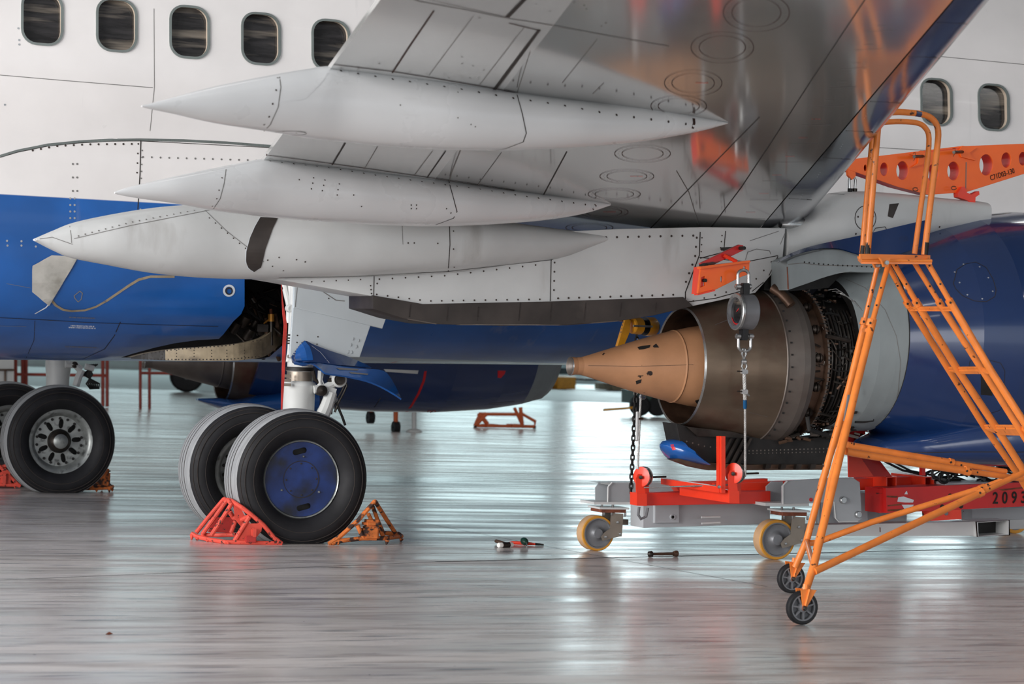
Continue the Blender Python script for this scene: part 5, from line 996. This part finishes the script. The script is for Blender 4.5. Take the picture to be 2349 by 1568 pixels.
# lifting beam on top of the pylon
lb = thing('lifting_beam', 'bright orange lifting beam with round holes lying on the grey pylon top', 'lifting beam', oY(2150, 445, -4.9))
O = [(1943, 372), (1950, 366), (2110, 347), (2200, 336), (2349, 330), (2470, 322), (2470, 352), (2349, 398), (2216, 440), (2130, 446), (2060, 428), (1946, 388)]
HO = [(1985, 385, 4, 8), (2028, 388, 9.5, 16), (2070, 391, 14.5, 22), (2140, 397, 13.5, 21), (2187, 392, 14.5, 22), (2262, 378, 16, 25), (2308, 367, 11.5, 18), (2346, 364, 9.5, 16), (2385, 358, 8, 13)]
h = MB(); hol = [Y3(circ((x, y), rx, 24, ry), -5.0) for x, y, rx, ry in HO]
h.prism(Y3(O, -5.0), (0, .012, 0), 'orange', holes=hol, bev=.002); h.line([(2119, 378), (2118, 440)], 2, 'redorange'); h.line([(2216, 372), (2215, 438)], 2.5, 'softline'); h.line([(2105, 350), (2220, 338)], 1.5, 'redorange')
hh = h.hit(2272, 414); h.text('C71D03-130', hh[0], oY(2310, 402, -5)-oY(2272, 414, -5), UP, .055, 'ink', .003, .75); h.build('side_plate', lb)
h = MB(); off = Vector((0, .12, 0)); h.prism([p+off for p in Y3(O, -5.0)], (0, .012, 0), 'redorange', holes=[[p+off for p in q] for q in hol]); h.build('side_plate', lb)
for (x, y, rx, ry), q in zip(HO[1:], hol[1:]):
    t = MB(); t.skin([[p+Vector((0, .01, 0)) for p in q], [p+Vector((0, .12, 0)) for p in q]], 'redorange', cap=False); t.build('hole_sleeve', lb)
h = MB(); P = Y3([(1943, 372), (1950, 366), (2110, 347), (2200, 336), (2349, 330), (2470, 322)], -5.0); th = Vector((0, .12, 0)); n = len(P); h.add(P+[p+th for p in P], [[i, i+1, n+i+1, n+i] for i in range(n-1)], 'orange'); h.build('top_plate', lb)
h = MB(); P = Y3([(1946, 388), (2060, 428), (2130, 446), (2216, 440), (2349, 398), (2470, 352)], -5.0); h.add(P+[p+th for p in P], [[i, i+1, n+i+1, n+i] for i in range(n-1)], 'redorange'); h.build('bottom_plate', lb)
for (x, y) in ((2097, 359), (2188, 349)):
    h = MB(); h.tube([oY(x, y, -5.12), oY(x+22, y-1, -5.0)], .012, 'pipe', 10); h.tube([oY(x-3, y-8, -5.12), oY(x+3, y-9, -5.12), oY(x+3, y-1, -5.12), oY(x-1, y+10, -5.12)], .002, 'darkmetal', 5); h.build('locking_pin', lb)
h = MB(); h.prism(Y3([(2088, 354), (2113, 345), (2122, 350), (2118, 376), (2090, 384), (2106, 374), (2108, 358)], -5.02), (0, .015, 0), 'orange'); h.prism(Y3([(2200, 345), (2208, 334), (2242, 338), (2224, 350), (2238, 368), (2206, 360)], -5.02), (0, .015, 0), 'orange'); h.build('hinge_plate', lb)
h = MB(); h.prism(Y3([(2197, 443), (2207, 428), (2214, 428), (2218, 441), (2228, 446), (2246, 438), (2247, 446), (2238, 452), (2236, 488), (2228, 490), (2222, 460), (2198, 452)], -5.04), (0, .06, 0), 'redorange'); h.build('support_foot', lb)
for x in (2104, 2192): h = MB(); h.tube([oY(x-6+6*math.cos(q*.7)+2, y_+4*math.sin(q*.7), -5.05) for q in range(9) for y_ in [434 if x < 2150 else 431]], .004, 'rust', 5); h.build('ring', lb)
h = MB(); h.prism(Y3([(1945, 385), (1962, 388), (1963, 404), (1955, 412), (1946, 402)], -5.0), (0, .03, 0), 'orange'); h.build('end_lug', lb)
s = MB(); s.tube([oY(x, y, -4.98) for x, y in ((1948, 432), (1948, 412), (1952, 404), (1958, 404), (1962, 412), (1961, 432))], .010, 'chrome', 8); s.lathe(oY(1950, 432, -4.98), (0, 0, -1), [(0, .018), (.04, .018), (.04, 0)], 'dark', 8); s.lathe(oY(1961, 432, -4.98), (0, 0, -1), [(0, .018), (.04, .018), (.04, 0)], 'darkmetal', 8)
tag(s.build('shackle'), 'small bright shackle hanging from the left end of the orange lifting beam', 'shackle')
# ------------------------------------------------------------------ rolling ladder
ld = thing('rolling_ladder', 'orange tubular work ladder on wheels in front of the engine', 'ladder', oZ(1838, 1432))
def lp(pts, name, r=.021, n=10, key='ladder', sm=0):
    m = MB(); P = smooth(pts, sm) if sm else pts; m.tube([oY(x, y, Y) for x, y, Y in P], r*1.15, key, n); return m.build(name, ld)
def sleeve(name, x, y, x2, y2, Y, r): m = MB(); m.tube([oY(x, y, Y), oY(x2, y2, Y)], r*1.2, 'ladder', 10); m.dots([((x+x2)/2, (y+y2)/2)], 3, 'line', .003); return m.build(name, ld)
def holes(mb, pts):
    return mb.dots(pts, 2.6, 'line', .002)
def tubeh(pts, name, r, hl=()):
    m = MB(); m.tube([oY(x, y, Y) for x, y, Y in pts], r*1.2, 'ladder', 12)
    if hl: holes(m, hl)
    return m.build(name, ld)
tubeh([(2039, 602, -7.75), (1999, 745, -7.85)], 'upper_leg', .0135, [(2021, 660), (2011, 700)])
tubeh([(2014, 606, -7.35), (1982, 740, -7.28)], 'upper_leg', .0125, [(2001, 665), (1992, 702)])
tubeh([(2003, 732, -7.84), (1960, 905, -7.98), (1926, 1050, -8.1), (1866, 1300, -8.38), (1846, 1360, -8.42)], 'leg', .019)
tubeh([(1985, 735, -7.28), (1950, 880, -7.15), (1902, 1050, -7.0), (1850, 1240, -6.85), (1824, 1300, -6.8)], 'leg', .0185)
tubeh([(1962, 905, -7.95), (1938, 985, -8.0), (1906, 1100, -8.08), (1890, 1190, -8.15), (1872, 1260, -8.3)], 'inner_leg', .016)
tubeh([(1955, 870, -7.15), (1925, 985, -7.05), (1886, 1100, -6.95), (1852, 1236, -6.86)], 'inner_leg', .016)
tubeh([(1990, 757, -7.85), (1982, 757, -7.3)], 'cross_bar', .012); tubeh([(1850, 1240, -6.85), (1866, 1300, -8.38)], 'cross_bar', .014)
m = MB(); m.prism(Y3([(1946, 905), (1956, 905), (1948, 950), (1936, 965)], -7.6), (0, .01, 0), 'castgrey'); m.build('hinge_strap', ld)
tubeh([(1868, 1310, -8.40), (2000, 1247, -8.3), (2248, 1130, -8.1)], 'lower_brace', .0185); tubeh([(2246, 1131, -8.1), (2360, 1078, -8.0)], 'brace_end', .0150, [(2270, 1120)])
tubeh([(1850, 1246, -6.86), (1872, 1244, -6.88), (2000, 1197, -6.9), (2255, 1118, -7.0)], 'lower_brace', .0165); tubeh([(2250, 1119, -7.0), (2326, 1090, -7.05)], 'brace_end', .0135, [(2266, 1111)])
tubeh([(1944, 1020, -7.0), (2060, 1040, -7.0), (2182, 1060, -7.0)], 'upper_brace', .0185); tubeh([(2180, 1060, -7.0), (2308, 1081, -7.0)], 'brace_end', .0140, [(2205, 1066)])
tubeh([(1940, 1034, -8.06), (1955, 1038, -8.05), (2100, 1062, -8.0), (2218, 1080, -7.95)], 'upper_brace', .0185); tubeh([(2216, 1080, -7.95), (2345, 1098, -7.9)], 'brace_end', .0145, [(2242, 1083)])
A_ = [(2034, 602, -7.30), (2083, 697, -7.28)]; tubeh(A_, 'upper_rail', .0130, [(2059, 655)]); tubeh([(2082, 695, -7.28), (2173, 842, -7.2), (2258, 978, -7.1), (2338, 1092, -7.0), (2540, 1420, -6.85)], 'stair_rail', .0175)
tubeh([(2048, 600, -7.42), (2103, 694, -7.42)], 'upper_rail', .0145, [(2055, 608), (2079, 651)]); tubeh([(2102, 692, -7.42), (2195, 845, -7.4), (2292, 990, -7.35), (2355, 1090, -7.3), (2560, 1425, -7.2)], 'stair_rail', .0195)
tubeh([(2096, 600, -7.75), (2156, 696, -7.78)], 'upper_rail', .0130, [(2133, 656)]); tubeh([(2155, 695, -7.78), (2248, 840, -7.85), (2330, 970, -7.9), (2600, 1400, -8.0)], 'stair_rail', .0175)
tubeh([(2123, 594, -7.90), (2181, 694, -7.93)], 'upper_rail', .0145, [(2132, 609), (2157, 651)]); tubeh([(2180, 692, -7.93), (2272, 848, -8.0), (2360, 985, -8.1), (2630, 1420, -8.3)], 'stair_rail', .0195)
m = MB(); m.tube([oY(2295, 916, -7.87), oY(2302, 927, -7.87)], .020, 'blueband', 10); m.build('blue_tape', ld)
for (a, b, c_, e) in (((1999, 733), (1994, 748), -7.85, .020), ((1984, 730), (1979, 745), -7.28, .0185), ((2078, 690), (2086, 703), -7.28, .019), ((2099, 688), (2107, 701), -7.42, .021), ((2152, 689), (2160, 702), -7.78, .019), ((2176, 687), (2184, 700), -7.93, .021), ((2176, 1058), (2186, 1061), -7.0, .021), ((2212, 1078), (2224, 1081), -7.95, .023), ((2242, 1133), (2254, 1127), -8.1, .022), ((2246, 1121), (2258, 1116), -7.0, .019)):
    sleeve('tube_collar', a[0], a[1], b[0], b[1], c_, e)
def tread(q, name='step'):
    m = MB(); P = [oY(*p) for p in q]; th = Vector((0, 0, -.02)); m.prism(P, th, 'ladder')
    for i in range(1, 7): a = P[0]+(P[1]-P[0])*i/7; b = P[3]+(P[2]-P[3])*i/7; m.tube([a+UP*.002, b+UP*.002], .005, 'ladder', 5)
    m.tube([P[0], P[3]], .009, 'ladder', 8); m.tube([P[1], P[2]], .009, 'ladder', 8); return m.build(name, ld)
tread([(2088, 706, -7.28), (2110, 706, -7.43), (2183, 706, -7.93), (2162, 705, -7.78)]); tread([(2176, 844, -7.2), (2202, 850, -7.4), (2272, 850, -8.0), (2250, 843, -7.85)]); tread([(2258, 976, -7.1), (2292, 990, -7.35), (2372, 992, -8.1), (2340, 977, -7.9)])
tread([(1968, 590, -7.28), (1976, 597, -7.85), (2138, 598, -7.98), (2124, 590, -7.3)], 'platform')
m = MB(); m.prism(Y3([(1974, 582), (2134, 585), (2134, 597), (1974, 594)], -7.9), (0, .02, 0), 'ladder'); m.prism(Y3([(2018, 590), (2042, 592), (2038, 612), (2028, 612), (2024, 600)], -7.95), (0, .02, 0), 'ladder'); m.prism(Y3([(1998, 592), (2020, 594), (2016, 614), (2008, 614)], -7.45), (0, .02, 0), 'ladder')
for (x, y, Y) in ((2033, 602, -7.96), (2013, 608, -7.5)): m.lathe(oY(x, y, Y), (0, -1, 0), [(0, .014), (.012, .013), (.013, 0)], 'chrome', 10)
m.build('platform_bracket', ld)
HL = [(1990, 582, -7.88), (1999, 470, -7.9), (2011, 330, -7.92), (2016, 285, -7.92), (2030, 263, -7.92), (2052, 257, -7.92), (2085, 258, -7.92), (2120, 263, -7.92), (2142, 276, -7.92), (2152, 300, -7.92), (2149, 345, -7.92), (2135, 460, -7.92), (2120, 584, -7.92)]
lp(HL, 'guard_rail', .0165, 12, sm=3)
HF = [(1978, 580, -7.32), (1987, 470, -7.32), (1999, 340, -7.32), (2006, 300, -7.32), (2020, 283, -7.32), (2045, 279, -7.32), (2080, 279, -7.32), (2108, 283, -7.32), (2124, 295, -7.32), (2131, 318, -7.32), (2126, 380, -7.32), (2113, 470, -7.32), (2098, 582, -7.32)]
lp(HF, 'guard_rail', .0150, 12, sm=3)
for (x, y, y2, Y, r) in ((1979, 563, 582, -7.33, .0165), (1990, 556, 582, -7.885, .0175), (2122, 556, 584, -7.925, .0175)): m = MB(); m.tube([oY(x, y2, Y), oY(x+1.5 if x < 2100 else x+3, y, Y)], r, 'dark', 10); m.build('rail_socket', ld)
m = MB(); m.tube([oY(2100, 260, -7.925), oY(2112, 262, -7.925)], .018, 'blue', 10); m.build('blue_patch', ld)
def lwheel(cx_, contact, rpx, fx):
    p = oZ(cx_, contact); r = rpx*pxm(p); c = Vector((p.x, p.y, r+.001)); g = empty('ladder_wheel', c, ld); h = .02
    t = MB(); t.lathe(c, (0, 1, 0), [(-h, r*.78), (-h, r*.93), (-h*.6, r), (h*.6, r), (h, r*.93), (h, r*.78)], 'rubber', 44, keys=['black', 'rubber', 'rubber', 'rubber', 'black']); t.build('tyre', g)
    w = MB(); w.lathe(c, (0, 1, 0), [(h, r*.79), (-h*1.0, r*.79), (-h*1.0, r*.70), (h, r*.70)], 'castgrey', 40); w.lathe(c, (0, 1, 0), [(h*.6, r*.72), (h*.6, 0)], 'castgrey', 30)
    for i in range(7):
        a = 2*math.pi*i/7+.3; R = Matrix.Rotation(-a, 3, 'Y'); w.box(c+Vector((r*.45*math.cos(a), -h*.2, r*.45*math.sin(a))), (r*.55, h*1.4, r*.10), 'castgrey', R)
    w.lathe(c, (0, -1, 0), [(-.02, r*.3), (h*1.1, r*.28), (h*1.1, r*.22), (h*1.3, r*.16), (h*1.9, r*.15), (h*2.4, r*.10), (h*2.4, 0)], 'castgrey', 24, keys=['castgrey', 'castgrey', 'castgrey', 'rust', 'pipe', 'pipe']); w.build('wheel_hub', g)
    f = MB(); k = rpx; q = lambda dx, dy, y: c+Vector((dx*pxm(p)*1.07, y, -dy*pxm(p)))
    f.prism([q(-10, -fx*1.06, -.03), q(28, -fx, -.03), q(6, -2, -.03), q(-4, -2, -.03)], (0, .006, 0), 'ladder'); f.prism([q(-10, -fx*1.06, .03), q(28, -fx, .03), q(6, -2, .03), q(-4, -2, .03)], (0, .006, 0), 'ladder'); f.tube([q(10, -fx*1.05, -.034), q(1, -4, -.034)], .006, 'ladder', 6); f.tube([q(8, -fx*1.3, 0), q(4, -fx*.5, 0)], .017, 'ladder', 10); f.build('wheel_fork', g)
lwheel(1838, 1432, 39, 41); lwheel(1813, 1360, 34, 36)
for (x, y) in ((2560, 1425), (2630, 1420)):
    p = oZ(x, y); m = MB(); m.lathe((p.x, p.y, .05), (0, 1, 0), [(-.02, 0), (-.02, .05), (.02, .05), (.02, 0)], 'rubber', 20); m.build('foot_wheel', ld)
# ------------------------------------------------------------------ tools on the floor
def flo(px, py, z): q = oZ(px, py); return Vector((q.x, q.y, z))
g = thing('mallet', 'soft-faced mallet with white ends lying on the floor at the left of the small tools', 'mallet', flo(1160, 1254, 0))
m = MB(); a, b = flo(1143, 1256, .020), flo(1175, 1255, .020); ax = b-a; L_ = ax.length; m.lathe(a, ax, [(0, 0), (0, .017), (.004, .019), (L_*.25, .019), (L_*.26, .021), (L_*.76, .021), (L_*.77, .019), (L_-.004, .019), (L_, .017), (L_, 0)], 'sticker', 20, keys=['sticker', 'sticker', 'sticker', 'darkmetal', 'darkmetal', 'darkmetal', 'sticker', 'sticker', 'sticker']); m.build('head', g)
m = MB(); m.tube([flo(1162, 1253, .022), flo(1150, 1250, .022), flo(1138, 1247, .022)], [.008, .012, .014], 'bronze', 10); m.build('handle', g)
g = thing('screwdriver', 'orange and black screwdriver lying on the floor behind the green-handled tool', 'screwdriver', flo(1200, 1248, 0))
m = MB(); m.tube([flo(1166, 1248, .010), flo(1176, 1248.5, .014), flo(1202, 1249.5, .014), flo(1228, 1251, .012)], [.006, .013, .013, .008], 'redorange', 12); m.build('handle', g); m = MB(); m.tube([flo(1228, 1251, .012), flo(1238, 1251, .010), flo(1247, 1251.5, .008)], [.010, .009, .006], 'dark', 8); m.build('blade', g)
g = thing('stubby_screwdriver', 'stubby screwdriver with round dark green handle pointing at the viewer', 'screwdriver', flo(1204, 1253, 0))
m = MB(); q = flo(1203, 1251, .032); m.lathe(q, (.1, -.95, -.25), [(-.04, 0), (-.035, .018), (-.015, .028), (.012, .027), (.03, .018), (.034, 0)], 'green', 20); m.build('handle', g); m = MB(); m.tube([q+Vector((.004, -.03, -.008)), flo(1208, 1255, .006)], .005, 'chrome', 8); m.build('blade', g)
g = thing('steel_bolt', 'brown steel bolt lying alone on the floor between the two castors', 'bolt', flo(1520, 1275, 0))
m = MB(); a, b = flo(1492, 1277, .022), flo(1550, 1276, .022); m.tube([a, b], .011, 'bronze', 12); m.build('shank', g); m = MB(); ax = (b-a).normalized(); m.lathe(b, ax, [(-.02, 0), (-.02, .018), (-.006, .022), (.004, .024), (.012, .022), (.012, 0)], 'bronze', 14); m.build('washer_head', g)
m = MB(); m.lathe(a, Vector((.5, -.8, .2)), [(-.02, .011), (-.012, .022), (.012, .022), (.02, .011), (.012, .008), (-.012, .008), (-.02, .011)], 'pipe', 16); m.build('nut', g)
m = MB(); q = flo(250, 1456, .008); m.add([q+Vector((-.02, 0, -.004)), q+Vector((.0, -.014, .006)), q+Vector((.022, 0, -.002)), q+Vector((.004, .014, .008)), q+Vector((0, 0, -.007))], [[0, 1, 2, 3], [0, 1, 4], [1, 2, 4], [2, 3, 4], [3, 0, 4]], 'rust'); tag(m.build('scrap_chip'), 'tiny brown scrap chip on the open floor at the lower left', 'scrap')
# ------------------------------------------------------------------ things far behind
def far(name, label, cat, x, y): return thing(name, label, cat, oZ(x, y))
g = far('low_stand', 'low orange frame stand on the floor beyond the blue engine', 'stand', 1155, 982); Yq = oZ(1155, 982).y
def ft(pts, r, k, par, nm, Y): m = MB(); m.tube([oY(x, y, Y) for x, y in pts], r, k, 7); return m.build(nm, par)
M['farorange'] = mat('far_orange', (214, 104, 56), .6)
ft([(1089, 976), (1100, 949), (1200, 950), (1228, 966), (1226, 978), (1092, 976)], .03, 'farorange', g, 'frame', Yq); ft([(1092, 974), (1116, 948)], .04, 'farorange', g, 'brace', Yq); ft([(1118, 972), (1098, 948)], .04, 'farorange', g, 'brace', Yq); ft([(1198, 974), (1194, 934)], .035, 'farorange', g, 'post', Yq); ft([(1198, 974), (1180, 935)], .03, 'farorange', g, 'brace', Yq)
for x in (1090, 1226): ft([(x, 976), (x, 983)], .03, 'dark', g, 'foot', Yq)
m = MB(); bp(m, 1118, 973, 1144, 979, Yq-.1, .3, 'farorange'); bp(m, 1176, 973, 1200, 979, Yq-.1, .3, 'farorange'); m.build('foot_plate', g)
g = far('equipment_trolley', 'trolley on black castors half hidden behind the far blue engine', 'trolley', 930, 990); Yq = oZ(930, 990).y
ft([(950, 940), (950, 986)], .04, 'palegrey', g, 'leg', Yq); m = MB(); q = oY(950, 988, Yq); m.lathe((q.x, q.y, 0.0), UP, [(0, .14), (.03, .12), (.06, .04)], 'palegrey', 14); m.build('leg_pad', g)
for x, yb in ((908, 989), (850, 966)):
    q = oY(x, yb-9, Yq); ft([(x, 940), (x, yb-12)], .04, 'farorange', g, 'leg', Yq); m = MB(); m.lathe(q, (1, 0, 0), [(-.05, .02), (-.05, .1), (.05, .1), (.05, .02)], 'rubber', 16); m.build('castor', g)
m = MB(); m.box(oY(900, 915, Yq), (1.3, .8, .2), 'palegrey'); m.build('deck', g)
g = far('yellow_tug', 'yellow tug vehicle far off beyond the nose of the blue engine', 'tug', 1290, 893); Yq = oZ(1290, 893).y
m = MB(); bp(m, 1170, 866, 1318, 880, Yq, 2, 'yellow', bev=.05); bp(m, 1280, 866, 1318, 890, Yq-.1, 1, 'yellow', bev=.03); m.build('chassis', g); m = MB(); m.lathe(oY(1294, 886, Yq-.1), (0, 1, 0), [(0, 0), (0, .13), (.4, .13), (.4, 0)], 'rubber', 18); m.build('wheel', g); m = MB(); bp(m, 1405, 880, 1500, 895, Yq, 1.5, 'tan'); bp(m, 1345, 868, 1480, 873, Yq, 1.5, 'dark'); m.build('tow_bar', g)
g = far('tow_cart', 'small two-wheeled cart with a drawbar beyond the tan exhaust cone', 'cart', 1485, 955); Yq = oZ(1485, 955).y
for x in (1468, 1508): m = MB(); m.lathe(oY(x, 930, Yq), (.4, 1, 0), [(-.08, 0), (-.08, .2), (.08, .24), (.1, 0)], 'rubber', 20); m.build('wheel', g)
ft([(1384, 940), (1460, 934)], .03, 'yellow', g, 'drawbar', Yq); m = MB(); bp(m, 1460, 895, 1560, 925, Yq, .8, 'green'); m.build('cart_body', g)
g = far('scaffold_stand', 'dark red tubular work stand behind the far engine exhaust', 'stand', 330, 938); Yq = oZ(330, 938).y
for x in (322, 343): ft([(x, 815), (x, 938)], .03, 'stand', g, 'post', Yq)
ft([(320, 855), (640, 858)], .03, 'stand', g, 'rail', Yq); ft([(600, 815), (600, 936)], .03, 'stand', g, 'post', Yq)
g = far('scaffold_stand', 'dark red tubular work stand behind the far landing gear', 'stand', 240, 934); Yq = oZ(240, 934).y
for x in (36, 52, 60, 236, 246): ft([(x, 815), (x, 932)], .035, 'stand', g, 'post', Yq)
ft([(30, 858), (248, 861)], .03, 'stand', g, 'rail', Yq)
g = far('storage_cabinet', 'white cabinet with brown edges far behind at the left picture edge', 'cabinet', 10, 935); Yq = oZ(10, 935).y
m = MB(); bp(m, -60, 800, 32, 905, Yq+1, .6, 'palegrey'); m.build('body', g); ft([(12, 850), (12, 905)], .02, 'bronze', g, 'door_edge', Yq+.97); ft([(-60, 848), (32, 848)], .02, 'bronze', g, 'shelf_edge', Yq+.97)
g = far('spare_wheel', 'black wheel standing far back below the exhaust of the far engine', 'wheel', 427, 899); q = oZ(427, 899); m = MB(); m.lathe((q.x, q.y, .42), (.2, 1, 0), [(-.15, .1), (-.15, .36), (-.1, .42), (.1, .42), (.15, .36), (.15, .1)], 'rubber', 30); m.build('tyre', g); m = MB(); m.lathe((q.x, q.y, .42), (.2, 1, 0), [(-.1, 0), (-.1, .16)], 'rim', 20); m.build('rim', g)
